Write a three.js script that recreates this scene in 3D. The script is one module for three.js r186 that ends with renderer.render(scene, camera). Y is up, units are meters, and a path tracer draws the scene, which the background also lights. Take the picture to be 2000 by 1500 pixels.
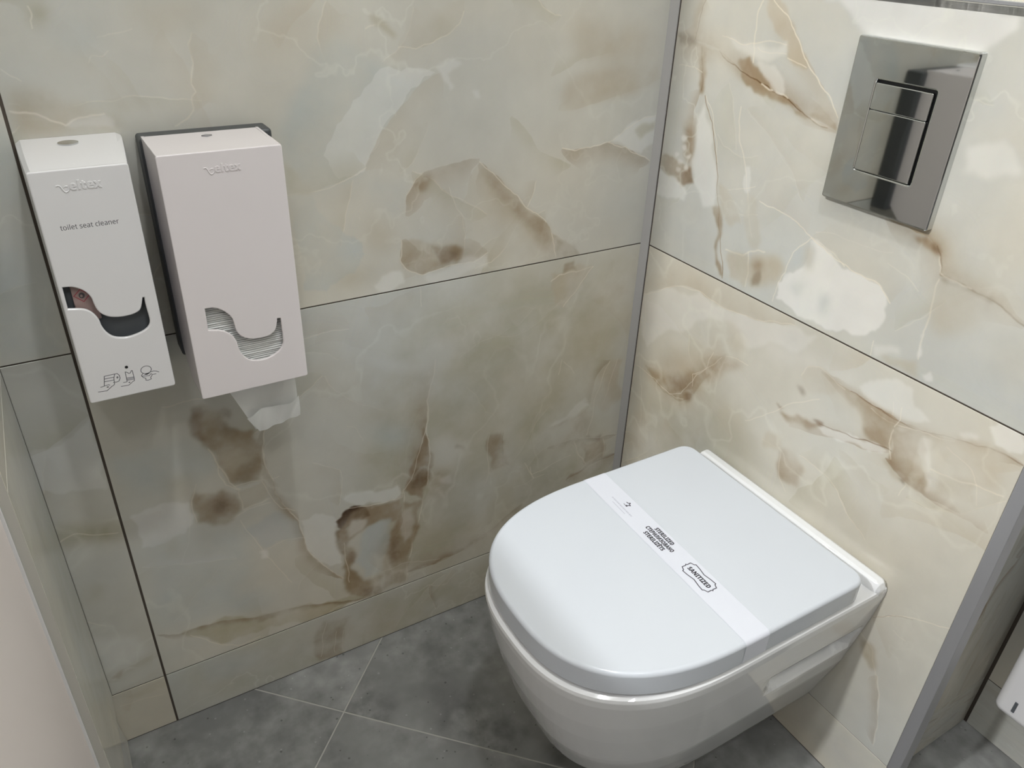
import * as THREE from 'three';
import { RoundedBoxGeometry } from 'three/addons/geometries/RoundedBoxGeometry.js';
import { TextGeometry } from 'three/addons/geometries/TextGeometry.js';
import { FontLoader } from 'three/addons/loaders/FontLoader.js';
import { mergeGeometries, mergeVertices, toCreasedNormals } from 'three/addons/utils/BufferGeometryUtils.js';

// ---------------------------------------------------------------- camera, light, exposure
// World: left tiled wall is the plane z = 0, toilet wall is the plane x = 0, floor y = 0, metres.
const scene = new THREE.Scene();
scene.background = new THREE.Color(0x000000);
const camera = new THREE.PerspectiveCamera(2 * Math.atan(750 / 1526.867) * 180 / Math.PI, 4 / 3, 0.05, 20);
{
  const yaw = 0.554603, pitch = -0.534439, roll = 0.039917;
  const f = new THREE.Vector3(Math.sin(yaw) * Math.cos(pitch), Math.sin(pitch), -Math.cos(yaw) * Math.cos(pitch));
  const r = new THREE.Vector3().crossVectors(f, new THREE.Vector3(0, 1, 0)).normalize();
  const u = new THREE.Vector3().crossVectors(r, f);
  const c = Math.cos(roll), s = Math.sin(roll);
  const right = r.clone().multiplyScalar(c).addScaledVector(u, s);
  const up = u.clone().multiplyScalar(c).addScaledVector(r, -s);
  camera.position.set(-0.889508, 1.198499, 1.009414);
  camera.quaternion.setFromRotationMatrix(new THREE.Matrix4().makeBasis(right, up, f.clone().negate()));
}
const renderer = new THREE.WebGLRenderer({ antialias: true });
renderer.toneMapping = THREE.LinearToneMapping;
renderer.toneMappingExposure = 0.45;
renderer.shadowMap.enabled = true;
renderer.shadowMap.type = THREE.PCFSoftShadowMap;
// ceiling downlights: x, z, candela
const CEIL = 2.6;
const DOWNLIGHTS = [[-1.2, 1.8, 2.5], [-0.4, 1.5, 1.8], [-2.5, 0.62, 29], [-0.62, 0.85, 6.0]];
const LIGHT_COLOR = new THREE.Color().setRGB(0.96, 0.98, 1.0);

// ---------------------------------------------------------------- helpers
const used = new Map();
function numbered(name) {
  const n = used.get(name) ?? 0; used.set(name, n + 1);
  return n ? `${name}_${String(n).padStart(3, '0')}` : name;
}
function shade(o) { o.castShadow = true; o.receiveShadow = true; return o; }
function thing(name, label, category, base, kind) {
  const g = new THREE.Group(); g.name = numbered(name); g.position.set(...base);
  g.userData = kind ? { label, category, kind } : { label, category };
  scene.add(g); return g;
}
function structure(name, label, category) { return thing(name, label, category, [0, 0, 0], 'structure'); }
// geometry given in world coordinates, put under a thing that stands unturned at its base
function part(parent, name, geo, mat, label) {
  const p = new THREE.Vector3(); for (let q = parent; q && q !== scene; q = q.parent) p.add(q.position);
  geo.translate(-p.x, -p.y, -p.z);
  const m = shade(new THREE.Mesh(geo, mat)); m.name = name; if (label) m.userData.label = label;
  parent.add(m); return m;
}
function box(x0, x1, y0, y1, z0, z1) { return new THREE.BoxGeometry(x1 - x0, y1 - y0, z1 - z0).translate((x0 + x1) / 2, (y0 + y1) / 2, (z0 + z1) / 2); }
function rbox(x0, x1, y0, y1, z0, z1, r, seg = 3) { return new RoundedBoxGeometry(x1 - x0, y1 - y0, z1 - z0, seg, r).translate((x0 + x1) / 2, (y0 + y1) / 2, (z0 + z1) / 2); }
function bare(geos) { return mergeGeometries(geos.map((g) => { const q = g.index ? g.toNonIndexed() : g; for (const k of Object.keys(q.attributes)) if (!['position', 'normal', 'uv'].includes(k)) q.deleteAttribute(k); return q; })); }
let seed = 7;
function rnd() { seed = (seed + 0x6d2b79f5) | 0; let t = Math.imul(seed ^ (seed >>> 15), 1 | seed); t = (t + Math.imul(t ^ (t >>> 7), 61 | t)) ^ t; return ((t ^ (t >>> 14)) >>> 0) / 4294967296; }
const rgb = (r, g, b) => new THREE.Color().setRGB(r / 255, g / 255, b / 255, THREE.SRGBColorSpace);

// ---------------------------------------------------------------- tileable noise table
const NS = 512, NOISE = new Float32Array(NS * NS);
{
  let amp = 1, total = 0;
  for (let cells = 8; cells <= 256; cells *= 2) {
    const g = new Float32Array(cells * cells); for (let i = 0; i < g.length; i++) g[i] = rnd() * 2 - 1;
    const st = cells / NS;
    for (let y = 0; y < NS; y++) for (let x = 0; x < NS; x++) {
      const fx = x * st, fy = y * st, ix = fx | 0, iy = fy | 0; let a = fx - ix, b = fy - iy; a = a * a * (3 - 2 * a); b = b * b * (3 - 2 * b);
      const x1 = (ix + 1) % cells, y1 = (iy + 1) % cells;
      NOISE[y * NS + x] += amp * ((g[iy * cells + ix] * (1 - a) + g[iy * cells + x1] * a) * (1 - b) + (g[y1 * cells + ix] * (1 - a) + g[y1 * cells + x1] * a) * b);
    }
    total += amp; amp *= 0.55;
  }
  for (let i = 0; i < NOISE.length; i++) NOISE[i] *= 1.6 / total;
}
function noise(x, y) {
  x = x - Math.floor(x / NS) * NS; y = y - Math.floor(y / NS) * NS;
  const ix = x | 0, iy = y | 0, a = x - ix, b = y - iy, x1 = (ix + 1) & 511, y1 = (iy + 1) & 511, r0 = (iy & 511) * NS, r1 = y1 * NS, x0 = ix & 511;
  return (NOISE[r0 + x0] * (1 - a) + NOISE[r0 + x1] * a) * (1 - b) + (NOISE[r1 + x0] * (1 - a) + NOISE[r1 + x1] * a) * b;
}

// ---------------------------------------------------------------- onyx print of the wall tiles
// [kind, tone, strength, size in mm, side, outline in mm]: B = patch of stone with its edge softness, L = thin vein, H = stain along one side of a vein.
const TONES = { g: [190, 193, 188], p: [222, 220, 214], e: [189, 180, 162], o: [177, 171, 149], b: [155, 139, 116], d: [118, 99, 78], k: [84, 67, 52], l: [230, 223, 207] };
const PRINT = {
  LU: [
    ['B','g',0.75,7,0,[-623,962,-601,995,-564,1055,-532,1068,-496,1038,-440,1013,-406,1021,-434,1005,-462,980,-490,948,-507,920,-513,907,-528,894,-586,879,-607,893,-622,926]],
    ['B','p',0.5,1,0,[-474,1030,-406,1021,-434,1005,-462,980,-490,948,-507,920,-513,907,-528,894,-551,892,-568,926,-536,975]],
    ['H','e',0.8,60,-1,[-397,1022,-434,1005,-462,980,-490,948,-507,920,-514,901]],
    ['H','o',0.6,32,-1,[-619,879,-584,879,-552,886,-531,894,-513,905]],
    ['L','l',0.5,1.2,0,[-619,879,-584,879,-552,886,-531,894,-513,905]],
    ['B','o',0.6,4,0,[-620,923,-599,894,-586,881,-616,880,-619,905]],
    ['B','g',0.6,2,0,[-617,875,-588,875,-557,827,-524,782,-541,757,-585,737,-614,743,-617,824]],
    ['B','g',0.5,8,0,[-516,893,-463,881,-451,859,-465,828,-496,836]],
    ['H','e',0.7,38,-1,[-458,1053,-432,1052,-406,1058,-385,1067,-366,1082,-361,1095,-360,1107]],
    ['L','l',0.6,1.2,0,[-458,1053,-432,1052,-406,1058,-385,1067,-366,1082,-361,1095]],
    ['L','l',0.6,1.6,0,[-498,1075,-485,1080,-471,1081]],
    ['B','o',0.7,4,0,[-492,1093,-471,1083,-458,1067,-464,1061,-472,1071,-488,1081]],
    ['B','o',0.5,7,0,[-405,1084,-379,1090,-369,1080,-397,1066]],
    ['B','p',0.6,3,0,[-406,1026,-391,1036,-379,1040,-366,1030,-388,1020,-379,1001,-385,996,-397,1018]],
    ['B','p',0.5,3,0,[-354,994,-341,996,-337,985,-347,986]],
    ['B','e',0.35,14,0,[-630,1084,-575,1101,-561,1089,-588,1065,-627,1037]],
    ['B','e',0.75,14,0,[-189,1079,-130,1075,-30,1053,-14,1008,-84,1011,-156,1034]],
    ['B','e',0.8,7,0,[-189,1002,-123,1013,-14,1008,-15,986,-86,969,-193,960]],
    ['H','e',0.7,34,-1,[-201,960,-117,965,-39,982,-9,991]],
    ['B','p',0.75,3,0,[-94,901,-71,917,-11,934,-5,889,-32,877]],
    ['B','o',0.6,4,0,[-50,913,-13,923,-11,910,-35,899]],
    ['H','b',0.75,26,1,[-185,902,-134,896,-102,901,-68,891,-36,875,-10,862]],
    ['L','l',0.8,1.3,0,[-185,902,-134,896,-102,901,-68,891,-36,875,-10,862]],
    ['L','l',0.7,1,0,[-100,901,-71,917,-11,934]],
    ['H','b',0.6,30,1,[-457,827,-453,857,-443,874,-428,886,-399,894,-366,899,-338,900]],
    ['L','l',0.5,1,0,[-453,857,-443,874,-428,886]],
    ['B','b',0.5,5,0,[-445,864,-431,883,-415,882,-422,862]],
    ['H','b',0.95,34,1,[-338,894,-315,876,-286,851,-251,814,-210,782,-197,762,-167,744,-138,714]],
    ['H','e',0.9,90,1,[-338,894,-315,876,-286,851,-251,814,-210,782,-197,762,-167,744,-138,714]],
    ['B','b',0.55,6,0,[-331,881,-304,866,-259,819,-218,783,-197,759,-186,718,-206,720,-237,772,-281,822,-314,848]],
    ['B','d',0.4,3,0,[-193,759,-165,742,-139,716,-186,718]],
    ['L','l',0.75,1.2,0,[-338,894,-315,876,-286,851,-251,814,-210,782]],
    ['L','l',0.7,1,0,[-247,814,-236,834,-231,854]],
    ['H','e',0.8,20,-1,[-247,814,-236,834,-231,854]],
    ['L','l',0.7,1.2,0,[-197,762,-191,741,-186,718]],
    ['L','l',0.55,1,0,[-386,862,-378,835,-364,812,-358,784,-361,752,-366,737]],
    ['H','e',0.45,40,1,[-386,862,-378,835,-364,812,-358,784,-361,752]],
    ['B','b',0.9,5,0,[-434,785,-414,769,-401,742,-364,739,-363,760,-390,771]],
    ['B','d',0.6,5,0,[-411,762,-401,745,-380,745,-370,758,-390,766]],
    ['B','e',0.8,3,0,[-467,792,-434,785,-401,742,-432,730,-457,741,-470,760]],
    ['H','b',0.7,40,-1,[-467,792,-469,760,-456,740,-434,730,-412,734,-380,738,-344,737,-317,748]],
    ['L','l',0.65,1.2,0,[-467,792,-469,760,-456,740,-434,730,-412,734,-380,738,-344,737,-317,748]],
    ['B','p',0.7,3,0,[-515,730,-501,743,-469,743,-463,723,-496,713]],
    ['B','p',0.55,4,0,[-432,727,-380,736,-319,744,-319,724,-426,718]],
    ['B','o',0.4,12,0,[-568,765,-512,765,-501,747,-521,731,-559,729]],
    ['B','e',0.5,12,0,[-514,835,-484,825,-470,786,-499,775,-523,801]],
    ['L','l',0.6,1.5,0,[-708,1082,-714,1069,-711,1047,-716,1025,-713,1014,-719,1009,-721,993,-728,985,-745,976]],
    ['H','e',0.9,26,-1,[-708,1082,-714,1069,-711,1047,-716,1025,-713,1014,-719,1009,-721,993]],
    ['B','e',0.6,14,0,[-764,1111,-690,1111,-692,1092,-737,1077,-761,1091]],
    ['B','e',1,7,0,[-908,1026,-880,1027,-844,1010,-827,996,-803,986,-808,977,-908,978,-908,1005]],
    ['B','b',0.35,8,0,[-903,1026,-880,1026,-858,1012,-875,1005,-903,1010]],
    ['L','l',0.65,1.8,0,[-908,1003,-900,1001,-882,997,-872,990,-859,983,-849,989,-835,992,-819,995]],
    ['B','p',0.45,3,0,[-859,983,-849,989,-835,992,-819,995,-809,987,-812,978,-857,980]],
    ['B','o',0.75,6,0,[-860,1109,-845,1108,-846,1095,-858,1086,-861,1086,-859,1098]],
    ['L','l',0.6,1.2,0,[-861,1107,-859,1098,-861,1085]],
    ['L','l',0.4,1,0,[-804,1077,-787,1080,-769,1084]],
    ['L','l',0.4,1.2,0,[-818,1052,-814,1059,-804,1058,-796,1063]],
    ['L','l',0.45,1.4,0,[-903,1046,-897,1040,-888,1034]],
    ['B','g',0.6,8,0,[-836,1089,-807,1089,-805,1069,-827,1061,-842,1065]],
  ],
  LL: [
    ['B','g',0.7,8,0,[-903,558,-796,552,-777,527,-766,490,-810,464,-894,477]],
    ['B','p',0.65,2,0,[-899,449,-857,455,-818,444,-815,415,-834,391,-870,386,-898,387]],
    ['B','g',0.65,14,0,[-905,378,-835,388,-763,382,-732,283,-724,185,-809,200,-905,228]],
    ['H','p',0.3,14,-1,[-905,352,-850,336,-791,322,-767,314]],
    ['L','l',0.4,1,0,[-905,352,-850,336,-791,322,-767,314]],
    ['L','l',0.4,1,0,[-814,443,-825,400,-842,354,-850,336]],
    ['B','b',0.85,5,0,[-789,599,-776,605,-751,589,-744,556,-711,542,-696,504,-700,471,-714,450,-751,449,-762,483,-777,527,-787,569]],
    ['B','d',0.5,4,0,[-788,604,-771,602,-767,591,-782,585,-779,542,-788,545]],
    ['B','d',0.5,4,0,[-753,593,-740,586,-743,570,-752,579]],
    ['B','e',0.8,6,0,[-767,516,-744,519,-720,496,-720,474,-750,473,-762,492]],
    ['B','d',0.3,5,0,[-745,471,-709,489,-699,478,-714,450,-742,446]],
    ['L','l',0.7,1.6,0,[-777,527,-768,494,-757,458,-751,448,-743,439]],
    ['L','l',0.6,1.4,0,[-768,491,-762,454,-743,435]],
    ['L','l',0.6,1.2,0,[-751,448,-726,449,-708,448,-684,445]],
    ['B','e',0.7,2,0,[-750,440,-708,446,-704,412,-744,406]],
    ['L','l',0.65,1.6,0,[-746,436,-746,404,-726,406,-703,408]],
    ['L','l',0.55,1.6,0,[-768,393,-745,400,-704,400]],
    ['L','l',0.8,1.5,0,[-695,537,-700,505,-700,471,-693,440,-694,417,-683,384,-664,346,-658,308,-648,268,-623,219,-600,184]],
    ['H','b',0.8,14,1,[-695,537,-700,505,-700,471,-693,440,-694,417,-683,384,-664,346,-658,308,-648,268,-623,219,-600,184]],
    ['H','b',0.5,8,-1,[-693,440,-694,417,-683,384,-664,346]],
    ['L','l',0.6,1.2,0,[-710,445,-702,416,-687,381,-668,369]],
    ['B','b',0.7,4,0,[-815,435,-805,460,-778,444,-766,448,-748,433,-747,404,-762,392,-793,388,-813,403]],
    ['B','d',0.5,6,0,[-787,436,-766,444,-757,425,-773,403,-789,413]],
    ['L','l',0.55,1.2,0,[-802,472,-813,446,-814,419,-813,403]],
    ['B','e',0.6,10,0,[-845,492,-806,489,-813,446,-838,455]],
    ['B','o',0.6,7,0,[-863,387,-850,382,-857,356,-865,364]],
    ['B','g',0.5,4,0,[-753,370,-700,382,-664,346,-660,305,-694,319,-718,312,-734,345]],
    ['L','l',0.5,1.2,0,[-753,387,-734,341,-720,300,-701,260,-685,219]],
    ['B','p',0.8,3,0,[-728,312,-717,310,-716,293,-727,296]],
    ['L','l',0.4,1,0,[-715,311,-684,315,-658,308]],
    ['B','p',0.7,2,0,[-661,345,-636,350,-604,322,-596,278,-597,221,-619,222,-647,272,-657,313]],
    ['B','k',0.75,2,0,[-606,320,-588,336,-570,339,-551,323,-544,307,-558,303,-578,307,-591,296,-603,310]],
    ['B','d',0.85,4,0,[-605,300,-588,297,-579,270,-592,238,-601,270]],
    ['B','b',0.75,4,0,[-578,331,-523,323,-488,321,-494,277,-525,285,-548,285,-575,269,-594,267]],
    ['B','p',0.55,4,0,[-579,312,-550,300,-559,281,-582,272]],
    ['B','g',0.8,5,0,[-548,285,-502,280,-508,230,-531,171,-563,166,-575,212,-560,262]],
    ['B','b',0.85,5,0,[-594,267,-573,240,-586,197,-563,161,-524,158,-522,110,-574,123,-598,157,-598,207]],
    ['B','d',0.5,4,0,[-584,244,-570,233,-579,208,-586,217]],
    ['B','d',0.5,4,0,[-572,150,-533,136,-526,117,-566,124]],
    ['L','l',0.5,1.4,0,[-590,266,-590,218,-590,169]],
    ['B','p',0.7,3,0,[-591,361,-575,370,-491,354,-484,324,-523,325,-570,339]],
    ['L','l',0.7,1.4,0,[-584,338,-523,325,-482,324,-480,341]],
    ['L','l',0.45,1.2,0,[-633,451,-614,437,-592,422,-591,383,-599,351]],
    ['H','e',0.6,20,1,[-633,451,-614,437,-592,422,-591,383,-599,351]],
    ['B','b',1,3,0,[-437,465,-430,420,-435,324,-442,303,-476,335,-459,395]],
    ['B','d',0.4,4,0,[-455,377,-434,378,-437,325,-466,334]],
    ['H','b',0.6,34,1,[-414,585,-417,559,-427,530,-430,499,-434,459,-451,405,-466,354,-480,332]],
    ['L','l',0.75,1.5,0,[-414,585,-417,559,-427,530,-430,499,-434,459,-430,429,-430,385,-433,342,-442,303,-453,256,-465,202,-480,119]],
    ['L','l',0.65,1.2,0,[-434,459,-451,405,-464,357,-480,336,-480,305,-478,242,-481,219]],
    ['B','b',0.7,4,0,[-481,314,-442,303,-453,256,-465,202,-480,119,-526,122,-523,173,-508,230,-494,273]],
    ['B','d',0.5,6,0,[-508,230,-492,243,-495,175,-519,181]],
    ['B','p',0.4,5,0,[-482,296,-462,293,-459,258,-481,219,-488,241]],
    ['H','b',0.55,30,1,[-480,332,-482,268,-504,229,-523,168]],
    ['B','o',0.8,3,0,[-445,328,-429,331,-431,314,-442,299]],
    ['B','b',0.5,10,0,[-428,358,-400,357,-380,313,-401,283,-426,297]],
    ['B','p',0.5,5,0,[-409,337,-388,339,-384,315,-405,322]],
    ['B','p',0.45,12,0,[-427,411,-396,435,-355,396,-364,353,-412,361]],
    ['B','d',0.5,5,0,[-380,399,-357,387,-359,375]],
    ['B','g',0.6,14,0,[-562,499,-514,488,-464,465,-472,434,-509,438]],
    ['L','l',0.4,1,0,[-572,502,-555,493,-547,466]],
    ['B','e',0.35,16,0,[-612,634,-416,585,-434,472,-541,500,-609,562]],
    ['B','p',0.4,6,0,[-550,619,-416,585,-420,567,-501,585]],
    ['B','o',0.8,3,0,[-874,195,-830,191,-730,165,-642,140,-566,120,-625,110,-695,126,-778,139,-818,142]],
    ['H','d',0.6,10,1,[-908,211,-874,195,-830,192,-785,183,-729,166,-691,159,-623,137,-566,121]],
    ['B','d',0.4,5,0,[-746,172,-716,164,-714,151,-755,157]],
    ['L','l',0.6,1.3,0,[-860,184,-818,141,-781,120,-753,121]],
    ['B','e',0.6,3,0,[-692,154,-623,135,-605,120,-681,118]],
    ['H','d',0.6,10,-1,[-480,141,-420,136,-376,142,-309,161]],
    ['H','b',0.55,34,-1,[-480,141,-420,136,-376,142,-309,161]],
    ['L','l',0.5,1,0,[-523,168,-483,169,-407,143]],
    ['H','b',0.7,14,1,[-371,151,-312,170,-266,197,-230,213]],
    ['H','d',0.55,12,1,[-180,328,-142,328,-119,328,-86,320,-54,310,-13,304]],
    ['B','b',0.5,8,0,[-183,329,-140,344,-120,376,-86,388,-83,326,-119,326]],
    ['B','b',0.6,3,0,[-116,323,-47,305,-41,255,-86,253]],
    ['B','d',0.5,4,0,[-93,326,-52,319,-52,303,-78,311]],
    ['L','l',0.4,1,0,[-119,326,-86,320,-54,310,-12,300]],
    ['L','l',0.55,1.8,0,[-116,322,-102,283,-82,254]],
    ['L','l',0.5,1.2,0,[-47,305,-41,255]],
    ['H','b',0.6,14,1,[-180,375,-124,377,-90,395]],
    ['B','p',0.5,3,0,[-177,378,-124,380,-90,397,-102,417,-143,386]],
    ['B','e',0.9,4,0,[-75,461,-42,486,-15,479,-10,391,-47,364,-86,388,-86,422]],
    ['H','b',0.7,16,-1,[-87,398,-86,422,-75,461,-45,485]],
    ['L','l',0.6,1.2,0,[-47,484,-61,452,-78,404,-82,355,-86,327]],
    ['L','l',0.5,1,0,[-29,485,-40,443,-54,394]],
    ['L','l',0.45,1.2,0,[-159,519,-164,488]],
    ['L','l',0.4,1.2,0,[-154,514,-130,482]],
    ['B','b',0.75,4,0,[-306,400,-282,399,-277,348,-256,316,-307,315,-310,359]],
    ['L','d',0.4,1,0,[-279,398,-281,365,-280,331,-265,319]],
    ['L','l',0.45,1.2,0,[-308,398,-312,360,-309,312,-320,288]],
    ['H','d',0.6,8,-1,[-130,230,-78,243,-6,253]],
    ['H','b',0.6,26,1,[-130,230,-78,243,-6,253]],
    ['L','l',0.5,1.4,0,[-231,310,-211,279,-174,284,-122,290]],
    ['L','l',0.4,1.2,0,[-185,268,-207,268,-253,260]],
    ['L','l',0.5,2.2,0,[-218,296,-207,269]],
    ['B','e',0.9,4,0,[-196,695,-179,688,-107,690,-142,643,-162,623,-183,632]],
    ['L','l',0.7,1.6,0,[-195,678,-179,688,-141,685,-107,690]],
    ['H','e',0.7,40,-1,[-166,625,-142,647,-107,690]],
    ['L','l',0.7,1.2,0,[-166,625,-142,647,-107,690]],
    ['B','b',0.5,3,0,[-172,705,-152,709,-142,688,-171,688]],
    ['B','b',0.4,6,0,[-85,647,-33,637,-17,618,-60,626]],
    ['L','l',0.5,1.2,0,[-439,717,-437,681]],
    ['B','o',0.4,5,0,[-469,731,-436,728,-436,711,-460,713]],
    ['B','d',0.4,4,0,[-794,602,-774,609,-772,592,-792,588]],
    ['L','l',0.5,1.4,0,[-827,614,-801,615,-771,613]],
  ],
  LS: [
    ['B','b',0.7,4,0,[-645,104,-592,87,-612,-12,-662,6]],
    ['L','l',0.5,1.2,0,[-640,96,-653,56,-657,14]],
    ['L','l',0.5,1.2,0,[-625,62,-630,10]],
    ['L','l',0.4,1.2,0,[-610,59,-614,6]],
    ['B','e',0.5,5,0,[-609,75,-505,31,-498,-13,-600,37]],
    ['L','l',0.5,1.2,0,[-434,89,-433,55,-422,16]],
    ['H','b',0.5,10,-1,[-434,89,-433,55,-422,16]],
    ['B','g',0.5,10,0,[-855,118,-756,92,-768,57,-852,54]],
  ],
  NL: [
    ['B','p',0.55,2,0,[-994,592,-967,591,-913,622,-908,564,-912,504,-989,533]],
    ['H','o',0.5,40,-1,[-990,587,-967,590,-938,608,-912,626]],
    ['B','o',0.85,8,0,[-991,468,-910,452,-909,411,-988,428]],
    ['L','l',0.7,1.6,0,[-991,437,-966,445,-945,433,-916,425]],
    ['B','o',0.5,8,0,[-979,350,-953,338,-961,313,-982,318]],
    ['L','l',0.5,1.4,0,[-987,281,-962,260]],
    ['B','p',0.55,6,0,[-989,246,-926,222,-917,179,-990,161]],
    ['H','o',0.8,18,1,[-989,149,-955,165,-914,172]],
    ['B','p',0.5,2,0,[-989,149,-955,165,-943,155,-979,146]],
    ['B','b',0.6,3,0,[-989,151,-962,161,-972,147]],
  ],
  NS: [
    ['B','o',0.6,4,0,[-986,113,-912,108,-915,92,-962,92]],
    ['L','l',0.4,1.5,0,[-984,88,-949,84,-918,76]],
  ],
  RU: [
    ['B','b',0.7,3,0,[148,1040,173,1046,181,1035,200,1025,255,1002,288,989,339,991,341,979,289,984,229,995,183,1007]],
    ['H','b',0.6,22,-1,[13,1057,53,1054,108,1047,146,1032,180,1019,218,1010,255,1002,288,989,341,979]],
    ['H','b',0.7,12,1,[13,1057,53,1054,108,1047,146,1032,180,1019,218,1010,255,1002,288,989,341,979]],
    ['L','d',0.75,1.3,0,[108,1047,146,1032,180,1019,218,1010,255,1001,288,988,325,981]],
    ['L','l',0.8,2,0,[203,1012,226,1007]],
    ['L','l',0.6,2,0,[233,1006,255,1002]],
    ['L','l',0.7,1.6,0,[298,987,325,982]],
    ['B','k',0.6,5,0,[12,1061,39,1060,61,1053,38,1045,18,1047]],
    ['B','b',0.5,8,0,[14,1052,95,1051,106,1037,59,1025,24,1028]],
    ['H','b',0.85,14,1,[67,1109,55,1085,54,1056]],
    ['H','b',0.5,14,-1,[67,1109,55,1085,54,1056]],
    ['L','d',0.5,1.4,0,[67,1109,59,1086,54,1056]],
    ['B','b',0.95,4,0,[64,1052,77,1049,88,1013,88,983,79,984,76,1011]],
    ['L','d',0.5,2,0,[70,1048,80,1012,83,988]],
    ['H','b',0.6,18,1,[83,988,73,955,78,921]],
    ['B','b',0.8,6,0,[57,934,76,950,92,901,90,870,69,883]],
    ['B','b',0.75,3,0,[10,869,52,873,90,870,97,848,70,833,53,845,17,849]],
    ['B','d',0.45,3,0,[66,855,90,867,97,849,74,835]],
    ['B','p',0.65,2.5,0,[57,884,54,879,50,876,47,880,46,883,49,886,54,886]],
    ['B','p',0.65,2.5,0,[69,874,65,870,61,868,57,869,56,872,59,877,65,876]],
    ['B','p',0.65,2.5,0,[71,899,72,895,65,892,61,895,59,898,64,901,68,902]],
    ['B','p',0.65,2.5,0,[84,887,84,883,79,882,75,883,75,886,77,888,83,890]],
    ['B','p',0.65,2.5,0,[67,861,65,857,60,855,55,856,54,860,58,863,65,864]],
    ['B','p',0.65,2.5,0,[84,869,82,865,76,864,73,865,72,867,75,871,79,872]],
    ['B','p',0.65,2.5,0,[69,913,67,910,62,906,56,909,55,912,60,917,66,916]],
    ['B','p',0.75,4,0,[85,951,93,970,123,931,147,864,149,824,124,816,96,851,92,910]],
    ['B','p',0.7,3,0,[9,847,58,847,84,832,84,813,42,807,12,808]],
    ['L','b',0.9,1.3,0,[93,981,120,944,141,892,149,850,162,808,177,766,192,719]],
    ['L','l',0.8,1,0,[95,981,122,945,143,892]],
    ['B','b',0.7,3,0,[145,821,161,826,192,723,186,721,165,793]],
    ['L','l',0.6,1.2,0,[26,1017,60,1020,79,1014]],
    ['L','l',0.7,1.6,0,[180,1119,173,1104,174,1071,180,1038]],
    ['L','l',0.65,1.6,0,[173,979,173,958,179,935,198,897,211,864,220,832,233,800]],
    ['B','p',0.6,2,0,[198,897,207,900,216,865,208,860]],
    ['B','e',0.85,3,0,[185,1119,197,1120,228,1098,259,1067,278,1044,241,1051,232,1071,204,1086]],
    ['H','e',0.8,26,1,[195,1120,228,1098,257,1069,292,1039,339,996]],
    ['L','l',0.85,1.4,0,[195,1120,228,1098,257,1069,292,1039,339,996]],
    ['B','b',0.55,6,0,[300,1003,339,996,341,980,311,986]],
    ['B','p',0.55,4,0,[123,1065,176,1061,232,1071,236,1055,195,1042,165,1047]],
    ['L','l',0.5,1.4,0,[111,1066,147,1060,179,1062,216,1068,233,1066]],
    ['L','l',0.4,1.2,0,[184,1057,206,1053,236,1055]],
    ['B','p',0.5,3,0,[188,1041,217,1038,249,1011,247,1003,217,1015]],
    ['L','l',0.6,1.4,0,[241,1051,275,1045]],
    ['L','l',0.6,1,0,[170,856,225,874]],
    ['L','l',0.6,1,0,[202,825,239,836]],
    ['L','l',0.45,1,0,[153,860,185,845,209,813]],
    ['B','e',0.7,4,0,[152,862,185,845,209,813,187,803,164,824]],
    ['B','e',0.5,5,0,[214,856,228,860,248,784,235,783]],
    ['L','l',0.7,2,0,[188,766,221,767,234,778,263,786]],
    ['B','e',0.7,4,0,[193,765,230,772,240,725,207,725]],
    ['L','l',0.6,1.6,0,[231,775,240,725]],
    ['B','e',0.9,6,0,[236,771,293,788,308,773,300,749,243,727]],
    ['B','b',0.6,6,0,[241,766,258,776,270,762,252,739]],
    ['B','d',0.4,4,0,[250,748,264,756,265,735,251,729]],
    ['L','l',0.75,1.4,0,[237,857,267,855,301,848,332,837,359,834,405,818]],
    ['H','e',0.25,30,-1,[237,857,267,855,301,848,332,837]],
    ['B','p',1,2,0,[302,751,310,770,333,785,340,830,349,836,386,821,428,815,460,812,474,797,474,759,452,737,405,724,351,721,306,728]],
    ['B','g',0.5,5,0,[303,755,315,807,340,832,349,829,353,791,317,776]],
    ['B','e',0.7,6,0,[335,818,347,825,353,791,343,787]],
    ['B','g',0.7,6,0,[322,757,349,768,343,750]],
    ['B','g',0.8,6,0,[377,770,396,768,398,747,386,739]],
    ['L','l',0.6,1.4,0,[300,722,303,753,310,772,316,805,341,834]],
    ['H','e',0.45,40,-1,[341,834,386,821,428,815,460,812,478,796]],
    ['L','l',0.7,1.4,0,[341,834,386,821,428,815,460,812,478,796]],
    ['L','l',0.3,1,0,[345,845,416,852,467,856]],
    ['H','b',0.45,26,1,[442,898,474,895,503,891,518,884,525,876,531,853,565,850,599,845,639,832]],
    ['H','e',0.9,34,-1,[442,898,474,895,503,891,518,884,525,876,531,853,565,850,599,845,639,832]],
    ['H','b',0.7,14,-1,[442,898,474,895,503,891,518,884,525,876,531,853,565,850,599,845,639,832]],
    ['L','d',0.75,1.5,0,[518,884,525,876,531,853,565,850,599,845,639,832]],
    ['L','l',0.7,1.5,0,[525,873,531,855,549,852,570,850]],
    ['B','b',0.8,4,0,[469,894,503,891,523,881,524,871,511,876,490,882]],
    ['B','d',0.5,3,0,[510,886,524,881,525,873,515,878]],
    ['B','d',0.4,3,0,[532,853,567,850,606,844,572,845,540,846]],
    ['L','l',0.65,1.6,0,[532,848,533,813,534,786,533,771,537,742]],
    ['B','p',0.8,2,0,[530,773,535,781,540,749,535,743]],
    ['L','l',0.35,1.2,0,[463,841,498,832,512,824]],
    ['B','e',0.6,8,0,[532,840,572,845,598,814,547,780,533,802]],
    ['B','e',0.5,14,0,[573,910,602,925,617,890,589,879]],
    ['B','e',0.5,14,0,[622,794,642,822,663,767,640,765]],
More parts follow.
